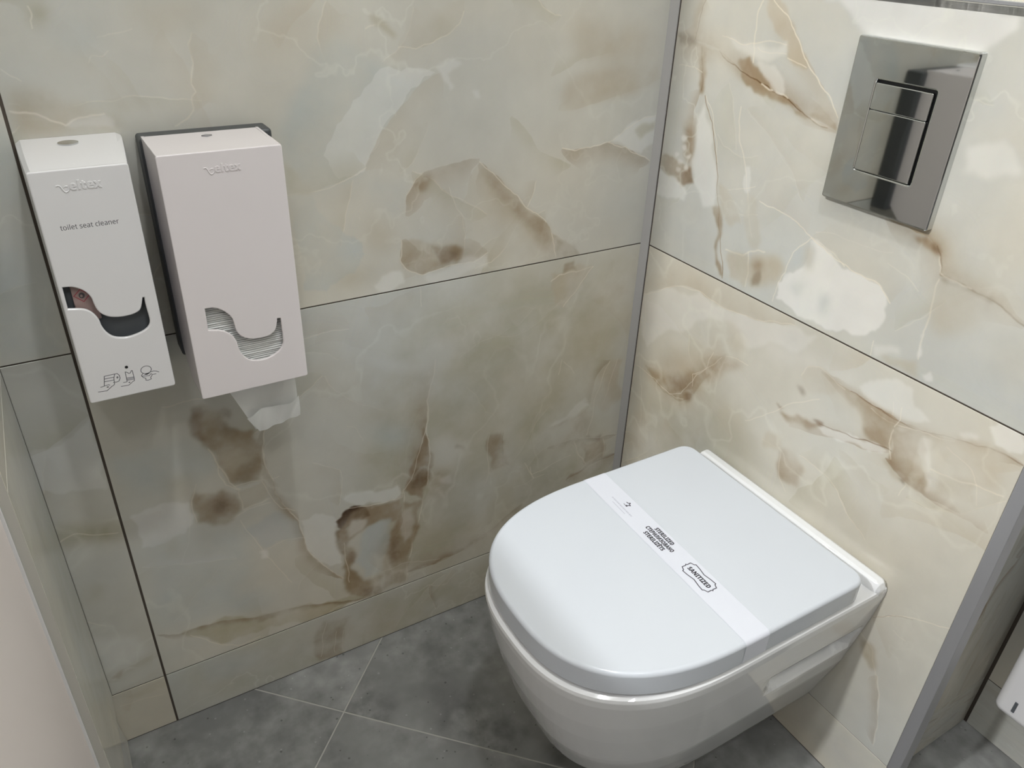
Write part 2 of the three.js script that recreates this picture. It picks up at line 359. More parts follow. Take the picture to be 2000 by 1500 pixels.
    ['B','p',0.5,4,0,[473,734,509,746,513,735,479,719]],
    ['L','l',0.6,1.2,0,[475,717,473,738]],
    ['B','e',0.5,5,0,[485,725,535,740,545,719,501,715]],
    ['B','p',0.8,2,0,[548,726,557,734,566,724,555,721]],
    ['B','p',0.85,4,0,[269,1126,383,1136,521,1134,526,1120,487,1090,348,1094,319,1114]],
    ['B','p',0.6,5,0,[513,999,549,1015,581,988,546,973,517,971]],
  ],
  RL: [
    ['B','p',0.5,4,0,[19,626,75,660,153,680,221,675,288,689,347,708,392,709,365,671,268,631,177,642,126,596,45,525]],
    ['H','e',0.8,34,-1,[19,626,75,660,153,680,221,675,288,689,347,708]],
    ['L','l',0.5,1.2,0,[19,626,75,660,153,680,221,675,288,689,347,708]],
    ['B','e',0.8,12,0,[45,490,73,473,105,459,144,461,173,481,190,520,211,561,233,599,206,624,167,575,121,545]],
    ['B','b',0.7,7,0,[45,490,73,473,105,459,144,461,173,481,190,520,211,561,233,599,189,570,165,542,145,511,98,495]],
    ['H','b',0.7,24,-1,[45,490,73,473,105,459,144,461,173,481,190,520,211,561,233,599]],
    ['H','e',0.7,20,1,[45,490,73,473,105,459,144,461,173,481,190,520,211,561,233,599]],
    ['B','d',0.45,7,0,[110,492,144,514,179,524,166,488,135,480]],
    ['B','d',0.5,4,0,[161,485,182,510,179,487,164,470]],
    ['L','l',0.5,1.4,0,[23,479,78,476,121,464,151,480,176,535,205,566,223,591]],
    ['L','l',0.5,1.4,0,[172,508,167,531,197,558,203,593]],
    ['L','l',0.5,1.2,0,[97,468,138,464,158,473]],
    ['B','b',0.6,6,0,[189,546,231,596,272,601,230,563,198,530]],
    ['L','l',0.5,1.2,0,[231,597,280,605]],
    ['B','e',0.7,8,0,[188,635,226,656,267,638,257,607,202,599]],
    ['L','l',0.35,1.4,0,[19,626,34,520,51,393,60,312]],
    ['B','e',0.4,10,0,[25,289,40,387,70,394,73,310]],
    ['B','p',0.6,3,0,[470,670,503,697,547,705,554,684,582,678,568,667,509,659]],
    ['B','p',0.4,10,0,[287,661,382,679,436,682,497,697,441,665,378,653,319,634]],
    ['H','e',0.9,40,1,[412,665,460,658,498,655,539,656,584,661,622,674,660,683,695,682]],
    ['H','b',0.8,15,1,[412,665,460,658,498,655,539,656,584,661,622,674,660,683,695,682]],
    ['H','b',0.5,8,-1,[412,665,460,658,498,655,539,656,584,661,622,674,660,683,695,682]],
    ['L','d',0.5,1.4,0,[460,658,498,655,539,656,584,661,622,674,660,683,695,682]],
    ['L','l',0.65,1.2,0,[496,650,526,646,558,653,585,660,618,669]],
    ['B','b',0.65,5,0,[452,651,496,651,541,653,538,609,507,605,484,635]],
    ['B','k',0.5,4,0,[378,625,395,622,389,615]],
    ['B','d',0.5,3,0,[351,578,368,578,361,572]],
    ['L','l',0.5,1.2,0,[382,641,388,658,407,669,450,656]],
    ['B','e',0.4,3,0,[382,641,388,658,407,669,450,656,398,625]],
    ['L','l',0.5,1.2,0,[299,512,361,572,417,625]],
    ['B','b',0.8,4,0,[362,568,391,582,430,590,415,567,381,558]],
    ['B','d',0.6,3,0,[413,587,434,592,429,582]],
    ['H','b',0.6,22,-1,[383,552,426,566,469,582,499,586,540,605]],
    ['B','p',0.6,2,0,[426,580,465,596,496,598,536,606,502,588,460,576]],
    ['L','d',0.5,1.4,0,[428,587,465,595,511,604,542,609]],
    ['B','b',0.6,5,0,[379,507,397,516,428,500,425,462,390,459]],
    ['L','l',0.45,1.2,0,[340,502,379,507,390,459,406,441]],
    ['B','e',0.7,5,0,[343,516,374,527,379,507,345,490]],
    ['B','b',0.75,3,0,[541,597,539,642,577,652,608,578,579,581]],
    ['H','d',0.6,12,-1,[537,594,577,578,611,575,654,581]],
    ['B','k',0.5,3,0,[565,577,580,584,579,573]],
    ['L','l',0.5,1.2,0,[576,553,581,574]],
    ['B','p',0.7,3,0,[577,650,589,655,603,612,609,580,595,608]],
    ['L','l',0.6,1.5,0,[545,598,536,616,536,639]],
    ['L','l',0.6,1.3,0,[538,675,541,658,536,644]],
    ['B','e',0.75,6,0,[589,655,656,681,678,674,683,633,638,627,609,616]],
    ['B','b',0.35,4,0,[614,617,657,633,663,609,617,583]],
    ['L','l',0.6,1.6,0,[603,616,658,631,690,635]],
    ['L','l',0.5,1.2,0,[612,656,648,645,658,631]],
    ['L','l',0.4,1.2,0,[658,631,666,605]],
    ['B','p',0.9,2,0,[648,706,658,717,682,717,690,694,663,688]],
    ['B','p',0.5,3,0,[619,682,641,693,644,685,626,677]],
    ['B','b',0.35,5,0,[535,590,588,617,607,580,571,573]],
    ['H','b',0.6,14,-1,[537,594,576,577,608,577,668,579,692,576]],
    ['L','l',0.9,0.9,0,[595,346,620,370,640,385,668,402,694,416]],
    ['L','d',0.5,0.7,0,[595,344,620,369,646,387]],
    ['L','l',0.45,1.6,0,[587,302,613,289,630,260,641,228]],
    ['B','b',0.4,5,0,[587,297,610,297,630,260,624,254,603,270]],
    ['L','l',0.5,2.2,0,[636,252,648,221,658,173,663,131]],
    ['H','b',0.55,14,1,[636,252,648,221,658,173,663,131]],
    ['L','l',0.4,1,0,[628,346,649,345]],
  ],
};
function curve(ctx, pts, closed) {
  const n = pts.length;
  if (closed) {
    ctx.moveTo((pts[n - 1][0] + pts[0][0]) / 2, (pts[n - 1][1] + pts[0][1]) / 2);
    for (let i = 0; i < n; i++) { const q = pts[(i + 1) % n]; ctx.quadraticCurveTo(pts[i][0], pts[i][1], (pts[i][0] + q[0]) / 2, (pts[i][1] + q[1]) / 2); }
    ctx.closePath(); return;
  }
  ctx.moveTo(...pts[0]);
  for (let i = 1; i < n - 1; i++) ctx.quadraticCurveTo(pts[i][0], pts[i][1], (pts[i][0] + pts[i + 1][0]) / 2, (pts[i][1] + pts[i + 1][1]) / 2);
  ctx.lineTo(...pts[n - 1]);
}
// breaks straight runs into an uneven edge
function uneven(pts, closed, amount) {
  let q = pts;
  for (let k = 0; k < 3; k++) {
    const o = [], n = q.length;
    for (let i = 0; i < (closed ? n : n - 1); i++) { const a = q[i], b = q[(i + 1) % n], dx = b[0] - a[0], dy = b[1] - a[1], j = (rnd() - 0.5) * 2 * amount; o.push(a, [(a[0] + b[0]) / 2 - dy * j, (a[1] + b[1]) / 2 + dx * j]); }
    if (!closed) o.push(q[n - 1]); q = o;
  }
  return q;
}
function randomPrint(a0, a1, b0, b1) {
  const out = [], w = a1 - a0, h = b1 - b0, n = Math.max(4, Math.round(w * h / 22000));
  for (let i = 0; i < n; i++) {
    let a = a0 + rnd() * w, b = b0 + rnd() * h; const dir = rnd() * 6.28, pts = [a, b]; let d = dir;
    for (let k = 0; k < 5; k++) { d += (rnd() - 0.5) * 1.1; a += Math.cos(d) * 40; b += Math.sin(d) * 40; pts.push(Math.round(a), Math.round(b)); }
    out.push(['H', rnd() < 0.4 ? 'b' : 'e', 0.4 + rnd() * 0.4, 15 + rnd() * 40, rnd() < 0.5 ? 1 : -1, pts]);
    if (rnd() < 0.7) out.push(['L', 'l', 0.6, 1.3, 0, pts]);
    if (rnd() < 0.4) out.push(['B', rnd() < 0.6 ? 'g' : 'p', 0.5, 4 + rnd() * 8, 0, pts]);
  }
  return out;
}
// faint stains and cracks between the strong ones
function faint(key, a0, a1, b0, b1) {
  const out = [], n = Math.round((a1 - a0) * (b1 - b0) / 16000), keep = seed; seed = 1000 + key * 77;
  for (let i = 0; i < n; i++) {
    let a = a0 + rnd() * (a1 - a0), b = b0 + rnd() * (b1 - b0), d = rnd() * 6.28; const pts = [a, b], st = 18 + rnd() * 26;
    for (let k = 0; k < 4; k++) { d += (rnd() - 0.5) * 0.9; a += Math.cos(d) * st; b += Math.sin(d) * st; pts.push(a, b); }
    out.push(['H', rnd() < 0.5 ? 'e' : 'o', 0.25 + rnd() * 0.35, 14 + rnd() * 34, rnd() < 0.5 ? 1 : -1, pts]);
    if (rnd() < 0.55) out.push(['L', 'l', 0.3 + rnd() * 0.3, 0.9 + rnd() * 0.5, 0, pts]);
  }
  seed = keep; return out;
}
function onyx(key, a0, a1, b0, b1, features, ppm = 1500) {        // a, b in metres
  const W = Math.max(16, Math.round((a1 - a0) * ppm)), H = Math.max(16, Math.round((b1 - b0) * ppm)), PAD = 24;
  const c = document.createElement('canvas'); c.width = W + 2 * PAD; c.height = H + 2 * PAD;
  const ctx = c.getContext('2d'), mm = ppm / 1000;
  ctx.fillStyle = 'rgb(203,200,189)'; ctx.fillRect(0, 0, c.width, c.height);
  ctx.lineJoin = 'round'; ctx.lineCap = 'round';
  const P = (q) => { const o = []; for (let i = 0; i < q.length; i += 2) o.push([PAD + (q[i] / 1000 - a0) * ppm, PAD + (b1 - q[i + 1] / 1000) * ppm]); return o; };
  for (const [kind, tone, al, size, side, q] of [...faint(key, a0 * 1000, a1 * 1000, b0 * 1000, b1 * 1000), ...features]) {
    const pts = uneven(P(q), kind === 'B', kind === 'B' ? (size > 5.5 ? 0.06 : 0.16) : 0.07), [R, G, B] = TONES[tone];
    ctx.save(); ctx.globalAlpha = al; ctx.fillStyle = ctx.strokeStyle = `rgb(${R},${G},${B})`;
    if (kind === 'B') { if (size > 1.5) ctx.filter = `blur(${(size * mm * (size > 5.5 ? 1 : 0.6)).toFixed(1)}px)`; ctx.beginPath(); if (size > 5.5) curve(ctx, pts, true); else pts.forEach((p, i) => (i ? ctx.lineTo(...p) : ctx.moveTo(...p))); ctx.closePath(); ctx.fill(); }
    else if (kind === 'L') { if (size > 1.4) ctx.filter = 'blur(0.8px)'; ctx.lineWidth = size * mm; ctx.beginPath(); curve(ctx, pts, false); ctx.stroke(); }
    else {
      const full = size * mm * 2.2, far = pts.map((p, i) => {
        const w = full * Math.min(1, 0.08 + Math.min(i, pts.length - 1 - i) / (pts.length * 0.3));
        const u = pts[Math.max(0, i - 1)], v = pts[Math.min(pts.length - 1, i + 1)], dx = v[0] - u[0], dy = v[1] - u[1], l = Math.hypot(dx, dy) || 1;
        return [p[0] - dy / l * w * side, p[1] + dx / l * w * side];
      });
      ctx.beginPath(); curve(ctx, pts, false); for (let i = far.length - 1; i >= 0; i--) ctx.lineTo(...far[i]); ctx.closePath(); ctx.clip();
      ctx.filter = `blur(${(size * mm * 0.5).toFixed(1)}px)`; ctx.lineWidth = size * mm * 0.9; ctx.lineCap = 'butt'; ctx.beginPath(); curve(ctx, pts, false); ctx.stroke();
    }
    ctx.restore();
  }
  const src = ctx.getImageData(0, 0, c.width, c.height).data, CW = c.width, CH = c.height, out = new Uint8Array(W * H * 4);
  const off = key * 137.3;
  for (let y = 0; y < H; y++) for (let x = 0; x < W; x++) {
    const a = x / ppm, b = y / ppm;                                  // metres
    const n1 = noise(a * 260 + off, b * 260 + 40), n2 = noise(a * 260 + 200 + off, b * 260 + 90);
    const n3 = noise(a * 1100 + off, b * 1100), n4 = noise(a * 1100 + 77, b * 1100 + off), n5 = noise(a * 520 + 19, b * 520 + off), n6 = noise(a * 520 + off, b * 520 + 63);
    let sx = x + PAD + (n1 * 4 + n5 * 3 + n3 * 1.8) * mm, sy = y + PAD + (n2 * 4 + n6 * 3 + n4 * 1.8) * mm;
    sx = Math.min(CW - 2, Math.max(0, sx)); sy = Math.min(CH - 2, Math.max(0, sy));
    const ix = sx | 0, iy = sy | 0, fx = sx - ix, fy = sy - iy, i = (iy * CW + ix) * 4, j = i + CW * 4;
    const cl = noise(a * 90 + off * 3, b * 70 + off), cm = noise(a * 420 + 31, b * 150 + off), cf = noise(a * 1900, b * 1900 + off);
    const v = 1 + cl * 0.04 + cm * 0.036 + cf * 0.014, warm = n1 * 2.5 + cl * 4, o = ((H - 1 - y) * W + x) * 4;
    // stains are uneven and crossed by hair veins
    const g1 = noise(a * 640 + 5, b * 640 + off), g2 = noise(a * 1500 + off, b * 1500 + 9), mott = Math.max(0.25, Math.min(1.4, 0.9 + g1 * 0.75 + g2 * 0.35));
    const r1 = noise(a * 150 + 61 + n3 * 1.2, b * 110 + off * 2 + n4 * 1.2), r2 = noise(a * 330 + off, b * 330 + 140 + n4 * 1.5), zone = noise(a * 70 + 7, b * 70 + off * 5);
    const hair = Math.max(0, 1 - Math.abs(r1) * 34) * Math.max(0, Math.min(1, zone * 2.2 + 0.55)) * 0.26 + Math.max(0, 1 - Math.abs(r2) * 30) * Math.max(0, Math.min(1, -zone * 2.5 + 0.1)) * 0.3;
    for (let k = 0; k < 3; k++) {
      let s = (src[i + k] * (1 - fx) + src[i + 4 + k] * fx) * (1 - fy) + (src[j + k] * (1 - fx) + src[j + 4 + k] * fx) * fy;
      const base = k === 0 ? 203 : k === 1 ? 200 : 189;
      if (s < base) s = base + (s - base) * mott;
      s += ((k === 2 ? 214 : 226) - s) * hair;
      out[o + k] = Math.max(0, Math.min(255, s * v + (k === 0 ? warm : k === 2 ? -warm * 1.3 : 0)));
    }
    out[o + 3] = 255;
  }
  const t = new THREE.DataTexture(out, W, H, THREE.RGBAFormat); t.colorSpace = THREE.SRGBColorSpace; t.magFilter = THREE.LinearFilter; t.needsUpdate = true;
  return t;
}
const tileMaterial = (map) => new THREE.MeshPhysicalMaterial({ map, roughness: 0.16, specularIntensity: 0.8 });

// ---------------------------------------------------------------- shared materials
const M = {
  grout: new THREE.MeshStandardMaterial({ color: rgb(74, 66, 58), roughness: 0.95 }),
  outerWall: new THREE.MeshStandardMaterial({ color: rgb(92, 90, 87), roughness: 0.7 }),
  plaster: new THREE.MeshStandardMaterial({ color: rgb(226, 224, 219), roughness: 0.9 }),
  alu: new THREE.MeshStandardMaterial({ color: rgb(156, 156, 158), roughness: 0.42, metalness: 0.35 }),
  stripMetal: new THREE.MeshStandardMaterial({ color: rgb(186, 185, 183), roughness: 0.45, metalness: 0.25 }),
  chrome: new THREE.MeshStandardMaterial({ color: rgb(206, 208, 208), roughness: 0.035, metalness: 1 }),
  black: new THREE.MeshStandardMaterial({ color: rgb(18, 18, 19), roughness: 0.5 }),
  ceramic: new THREE.MeshPhysicalMaterial({ color: rgb(236, 237, 238), roughness: 0.08, clearcoat: 0.6, clearcoatRoughness: 0.04 }),
  lid: new THREE.MeshPhysicalMaterial({ color: rgb(210, 215, 222), roughness: 0.16 }),
  whitePlastic: new THREE.MeshPhysicalMaterial({ color: rgb(228, 227, 228), roughness: 0.24 }),
  pinkPlastic: new THREE.MeshPhysicalMaterial({ color: rgb(230, 224, 225), roughness: 0.24 }),
  darkPlastic: new THREE.MeshPhysicalMaterial({ color: rgb(66, 69, 71), roughness: 0.45 }),
  inside: new THREE.MeshStandardMaterial({ color: rgb(82, 86, 90), roughness: 0.6 }),
  tissue: new THREE.MeshPhysicalMaterial({ color: rgb(236, 237, 235), roughness: 1, transmission: 0.1, thickness: 0, side: THREE.DoubleSide }),
  laminate: new THREE.MeshPhysicalMaterial({ color: rgb(244, 235, 233), roughness: 0.4 }),
};

// ---------------------------------------------------------------- tiles
// A tile w x h with a chamfered front; its front lies in the plane z = 0 and looks along +z, its centre is the origin.
function tileGeo(w, h, d = 0.008, c = 0.0004) {
  const X = w / 2, Y = h / 2, pos = [], uv = [], idx = [];
  const quad = (p) => { const b = pos.length / 3; for (const q of p) { pos.push(...q); uv.push(q[0] / w + 0.5, q[1] / h + 0.5); } idx.push(b, b + 1, b + 2, b, b + 2, b + 3); };
  const F = [[-X + c, -Y + c, 0], [X - c, -Y + c, 0], [X - c, Y - c, 0], [-X + c, Y - c, 0]], E = [[-X, -Y, -c], [X, -Y, -c], [X, Y, -c], [-X, Y, -c]], K = E.map(([x, y]) => [x, y, -d]);
  quad(F); for (let i = 0; i < 4; i++) { const j = (i + 1) % 4; quad([E[i], E[j], F[j], F[i]]); quad([K[i], K[j], E[j], E[i]]); }
  const g = new THREE.BufferGeometry(); g.setAttribute('position', new THREE.Float32BufferAttribute(pos, 3)); g.setAttribute('uv', new THREE.Float32BufferAttribute(uv, 2)); g.setIndex(idx);
  const o = g.toNonIndexed(); o.computeVertexNormals(); return o;
}
// side: L = on the left wall (a = x), R = on a wall that looks along -x (a = z), S = looks along +x (a = z), B = looks along +z (a = x)
function tile(parent, side, plane, a0, a1, b0, b1, mat, gap = [0.001, 0.001, 0.001, 0.001]) {
  a0 += gap[0]; a1 -= gap[1]; b0 += gap[2]; b1 -= gap[3];
  const m = shade(new THREE.Mesh(tileGeo(a1 - a0, b1 - b0), mat)); m.name = 'tile';
  const a = (a0 + a1) / 2, b = (b0 + b1) / 2;
  if (side === 'L' || side === 'B') m.position.set(a, b, plane);
  else { m.position.set(plane, b, a); m.rotation.y = side === 'R' ? -Math.PI / 2 : Math.PI / 2; }
  parent.add(m); return m;
}

const A = 0.9099, H0 = 0.1155, H1 = 0.7158, SIDE = -0.989, BACK = 0.295, BOXZ = 0.671, TRIMZ = 0.6953, BOXTOP = 1.145;
const spare = [1, 2, 3].map((k) => tileMaterial(onyx(40 + k, 0, 0.7, 0, 0.6, randomPrint(0, 700, 0, 600), 900)));

// left wall
const wallLeft = structure('wall_left', 'marble-look tiled wall behind the two white dispensers', 'wall');
part(wallLeft, 'wall_backing', box(-3.3, 0.45, 0, CEIL, -0.16, -0.0009), M.grout);
tile(wallLeft, 'L', 0, -A, -0.0005, H1, 1.3158, tileMaterial(onyx(1, -A, 0, H1, 1.3158, PRINT.LU)), [0.0017, 0, 0.001, 0.001]);
tile(wallLeft, 'L', 0, -A, -0.0005, H0, H1, tileMaterial(onyx(2, -A, 0, H0, H1, [['B', 'o', 0.55, 30, 0, [-560, 120, -560, 420, -470, 700, -10, 700, -10, 110]], ...PRINT.LL])), [0.0017, 0, 0.001, 0.001]);
tile(wallLeft, 'L', 0, -A, -0.0005, 0, H0, tileMaterial(onyx(3, -A, 0, 0, H0, [['B', 'o', 0.5, 20, 0, [-900, 0, -900, 115, -10, 115, -10, 0]], ...PRINT.LS])), [0.0017, 0, 0.002, 0.001]);
tile(wallLeft, 'L', 0, SIDE, -A, H1, 1.3158, tileMaterial(onyx(4, SIDE, -A, H1, 1.3158, [['B', 'g', 0.6, 8, 0, [-990, 716, -912, 716, -912, 1000, -990, 1000]]])), [0, 0.0017, 0.001, 0.001]);
tile(wallLeft, 'L', 0, SIDE, -A, H0, H1, tileMaterial(onyx(5, SIDE, -A, H0, H1, PRINT.NL)), [0, 0.0017, 0.001, 0.001]);
tile(wallLeft, 'L', 0, SIDE - 0.012, -A, 0, H0, tileMaterial(onyx(6, SIDE - 0.012, -A, 0, H0, PRINT.NS)), [0, 0.0017, 0.002, 0.001]);
for (const [b0, b1] of [[1.3158, 1.9158], [1.9158, CEIL - 0.001]]) { tile(wallLeft, 'L', 0, -A, 0.294, b0, b1, spare[0]); tile(wallLeft, 'L', 0, SIDE, -A, b0, b1, spare[1]); }

tile(wallLeft, 'L', 0, 0.0005, 0.294, BOXTOP + 0.001, 1.3158, spare[2], [0, 0, 0, 0.001]);

// the boxed-out toilet wall: core, front slab with its overhanging edge, tiles, ledge
const wallRight = structure('wall_right', 'boxed-out marble-look tiled wall that carries the toilet', 'wall');
part(wallRight, 'wall_core', box(0.009, BACK + 0.01, 0, BOXTOP - 0.012, 0.0005, BOXZ - 0.009), M.grout);
part(wallRight, 'front_board', box(0.0009, 0.022, 0, BOXTOP - 0.012, 0.0005, TRIMZ + 0.012), M.grout);
tile(wallRight, 'R', 0, 0.0148, TRIMZ, H1, BOXTOP - 0.004, tileMaterial(onyx(7, 0.0148, TRIMZ, H1, BOXTOP - 0.004, [['B', 'g', 0.42, 30, 0, [-50, 650, -50, 1200, 760, 1200, 760, 650]], ...PRINT.RU])), [0, 0.0005, 0.0012, 0]);
tile(wallRight, 'R', 0, 0.0148, TRIMZ, H0, H1, tileMaterial(onyx(8, 0.0148, TRIMZ, H0, H1, [['B', 'o', 0.45, 25, 0, [20, 300, 40, 520, 160, 560, 330, 500, 330, 300]], ...PRINT.RL])), [0, 0.0005, 0.0006, 0.0012]);
tile(wallRight, 'R', 0, 0.0148, TRIMZ, 0, H0, tileMaterial(onyx(9, 0.0148, TRIMZ, 0, H0, [['B', 'g', 0.5, 10, 0, [420, 20, 690, 20, 690, 115, 560, 115]]])), [0, 0.0005, 0.002, 0.0006]);
for (const [b0, b1, k] of [[0, H0, 1], [H0, H1, 2], [H1, BOXTOP - 0.012, 0]]) tile(wallRight, 'B', BOXZ, 0.024, BACK, b0, b1, spare[k]);
part(wallRight, 'ledge_tile', box(0.0, BACK, BOXTOP - 0.012, BOXTOP, 0.001, TRIMZ + 0.014), spare[1]);

// wall behind the box
const wallBack = structure('wall_back', 'marble-look tiled wall set back beside the toilet box', 'wall');
part(wallBack, 'wall_backing', box(BACK + 0.001, 0.46, 0, CEIL, -0.004, 3.0), M.grout);
for (let i = 0; i < 2; i++) for (const [b0, b1] of [[0, 0.115], [0.115, 0.7158], [0.7158, 1.3158], [1.3158, 1.9158], [1.9158, CEIL - 0.001]]) tile(wallBack, 'R', BACK, BOXZ + 0.004 + i * 1.16, BOXZ + 0.004 + (i + 1) * 1.16, b0, b1, spare[(i + Math.round(b0 * 10)) % 3]);
for (const [b0, b1] of [[BOXTOP + 0.002, 1.9158], [1.9158, CEIL - 0.001]]) tile(wallBack, 'R', BACK, 0, BOXZ + 0.002, b0, b1, spare[2]);

// short return wall at the left
const wallReturn = structure('wall_return', 'narrow tiled return wall at the left edge', 'wall');
part(wallReturn, 'wall_backing', box(-1.12, SIDE - 0.0125, 0, CEIL, -0.003, 0.27), M.grout);
part(wallReturn, 'wall_face_bed', box(SIDE - 0.014, SIDE - 0.0009, H0 + 0.004, CEIL, 0.0005, 0.27), M.grout);
const pale = tileMaterial(onyx(12, 0, 0.27, 0, 0.6, [['B', 'p', 0.5, 20, 0, [0, 0, 360, 0, 360, 600, 0, 600]], ['B', 'g', 0.5, 20, 0, [60, 100, 300, 60, 330, 420, 90, 500]]], 900));
for (const [b0, b1] of [[H0, H1], [H1, 1.3158], [1.3158, 1.9158], [1.9158, CEIL - 0.001]]) tile(wallReturn, 'S', SIDE, 0.0012, 0.27, b0, b1, pale, [0.0004, 0.0005, 0.001, 0.001]);
part(wallReturn, 'tile_end', box(SIDE - 0.012, SIDE - 0.0003, 0.0005, CEIL - 0.001, 0.2703, 0.2722), new THREE.MeshStandardMaterial({ color: rgb(190, 188, 180), roughness: 0.4 }));
{
  const low = tile(wallReturn, 'S', SIDE - 0.0058, 0.0012, 0.27, 0, H0, pale, [0.0004, 0.0005, 0.0015, 0.001]);
  low.rotation.order = 'YXZ'; low.rotation.x = -0.098;                // the skirting tile stands a little out of plumb
}

// outer room shell (out of frame): closes the space around the downlights
const outer = [['wall_front', 'grey-brown wall behind the camera', box(-3.3, 0.46, 0, CEIL, 3.0, 3.15)], ['wall_far', 'grey-brown wall of the outer room', box(-3.45, -3.3, 0, CEIL, -0.16, 3.15)]];
for (const [n, l, g] of outer) part(structure(n, l, 'wall'), 'wall_face', g, M.outerWall);
part(structure('ceiling', 'white ceiling with round downlights', 'ceiling'), 'ceiling_slab', box(-3.45, 0.46, CEIL, CEIL + 0.1, -0.16, 3.15), M.plaster);
part(structure('wall_outer', 'grey-brown stretch of wall beyond the return wall', 'wall'), 'wall_face', box(-3.3, -1.121, 0, CEIL, -0.0035, 0.01), M.outerWall);

// ---------------------------------------------------------------- floor, 60 cm tiles laid diagonally
function concrete(key) {
  const S = 900, out = new Uint8Array(S * S * 4), off = key * 91.7;
  const pits = []; for (let i = 0; i < 260; i++) pits.push([rnd() * S, rnd() * S, 0.8 + rnd() * 2.2, rnd() < 0.55 ? -1 : 1]);
  const mark = new Float32Array(S * S);
  for (const [px, py, r, s] of pits) for (let y = Math.max(0, py - r | 0); y <= Math.min(S - 1, py + r); y++) for (let x = Math.max(0, px - r | 0); x <= Math.min(S - 1, px + r); x++) if (Math.hypot(x - px, y - py) < r) mark[y * S + x] = s;
  for (let y = 0; y < S; y++) for (let x = 0; x < S; x++) {
    const a = x / S * 0.6, b = y / S * 0.6, n = noise(a * 130 + off, b * 130), m = noise(a * 520 + 11, b * 520 + off), f = noise(a * 2400 + off, b * 2400), h = noise(a * 60 + 3 * off, b * 60 + 17);
    const blot = Math.max(0, noise(a * 300 + off * 2, b * 300 + 50) + h * 0.6 - 0.22);
    const v = 134 + n * 13 + m * 12 + f * 17 - blot * 48 * (0.6 + f) + h * 9 + mark[y * S + x] * (mark[y * S + x] > 0 ? 22 : 34), o = (y * S + x) * 4;
    out[o] = v; out[o + 1] = v * 1.004; out[o + 2] = v * 0.99; out[o + 3] = 255;
  }
  const t = new THREE.DataTexture(out, S, S, THREE.RGBAFormat); t.colorSpace = THREE.SRGBColorSpace; t.magFilter = THREE.LinearFilter; t.needsUpdate = true;
  return new THREE.MeshStandardMaterial({ map: t, roughness: 0.5, bumpMap: t, bumpScale: 0.0006 });
}
const floor = structure('floor', 'grey concrete-look floor tiles laid diagonally', 'floor');
part(floor, 'grout_bed', box(-3.45, 0.46, -0.06, -0.0012, -0.16, 3.15), new THREE.MeshStandardMaterial({ color: rgb(176, 174, 168), roughness: 0.95 }));
{
  const mats = [1, 2, 3].map(concrete), T = 0.6, G = 0.0026, R2 = Math.SQRT1_2, g = tileGeo(T - G, T - G, 0.009, 0.0008);
  const cu = (-0.657 + 0.12) * R2, cv = (-0.657 - 0.12) * R2;          // a crossing of the joints lies here
  let k = 0;
  for (let i = -5; i <= 5; i++) for (let j = -6; j <= 4; j++) {
    const u = cu + (i + 0.5) * T, v = cv + (j + 0.5) * T, x = (u + v) * R2, z = (u - v) * R2;
    if (x < -3.2 || x > 0.75 || z < -0.36 || z > 3.1) continue;
    const m = shade(new THREE.Mesh(g, mats[(k++ * 7 + i * 2 + 12) % 3])); m.name = 'floor_tile'; m.position.set(x, 0, z);
    m.rotation.order = 'YXZ'; m.rotation.set(-Math.PI / 2, Math.PI / 4, 0); floor.add(m);
  }
}

// ---------------------------------------------------------------- metal edge profiles
{
  const t1 = structure('trim_1', 'grey metal strip in the corner between the tiled walls', 'trim');
  const s = new THREE.Shape(); s.moveTo(-0.0088, -0.0002); s.lineTo(-0.0006, -0.0118); s.lineTo(0.004, -0.0118); s.lineTo(0.004, -0.0002); s.closePath();
  part(t1, 'profile', new THREE.ExtrudeGeometry(s, { depth: BOXTOP - 0.001, bevelEnabled: false }).rotateX(-Math.PI / 2).translate(0, 0.0005, 0), M.stripMetal);
  const t2 = structure('trim_2', 'grey metal edge strip at the right end of the toilet wall', 'trim');
  part(t2, 'profile', rbox(-0.0012, 0.024, 0.0005, BOXTOP + 0.001, TRIMZ, 0.7125, 0.0011, 2), M.alu);
  const t3 = structure('trim_3', 'grey metal strip along the top edge of the toilet wall', 'trim');
  part(t3, 'profile', rbox(-0.0006, 0.0035, BOXTOP - 0.0035, BOXTOP + 0.0004, 0.012, TRIMZ, 0.0006, 2), M.alu);
}

// ---------------------------------------------------------------- downlights in the ceiling
DOWNLIGHTS.forEach(([x, z, power], i) => {
  const d = thing('ceiling_light', ['round ceiling downlight of the outer room', 'round ceiling downlight nearest the set-back wall', 'round ceiling downlight far out in the outer room', 'round ceiling downlight above the camera'][i] ?? 'round ceiling downlight', 'light', [x, CEIL - 0.012, z]);
  d.userData.group = 'ceiling downlights';
  part(d, 'ring', new THREE.TorusGeometry(0.055, 0.009, 10, 32).rotateX(Math.PI / 2).translate(x, CEIL - 0.006, z), M.whitePlastic);
  part(d, 'lamp_glass', new THREE.CylinderGeometry(0.05, 0.05, 0.006, 28).translate(x, CEIL - 0.004, z), new THREE.MeshStandardMaterial({ color: 0xffffff, emissive: LIGHT_COLOR, emissiveIntensity: 3 }));
  const l = new THREE.PointLight(LIGHT_COLOR, power, 0, 2); l.position.set(0, -0.06, 0); l.castShadow = true; l.shadow.radius = 2.5; l.shadow.mapSize.set(1024, 1024); l.shadow.bias = -0.0005; l.name = 'lamp';
  d.add(l);
});

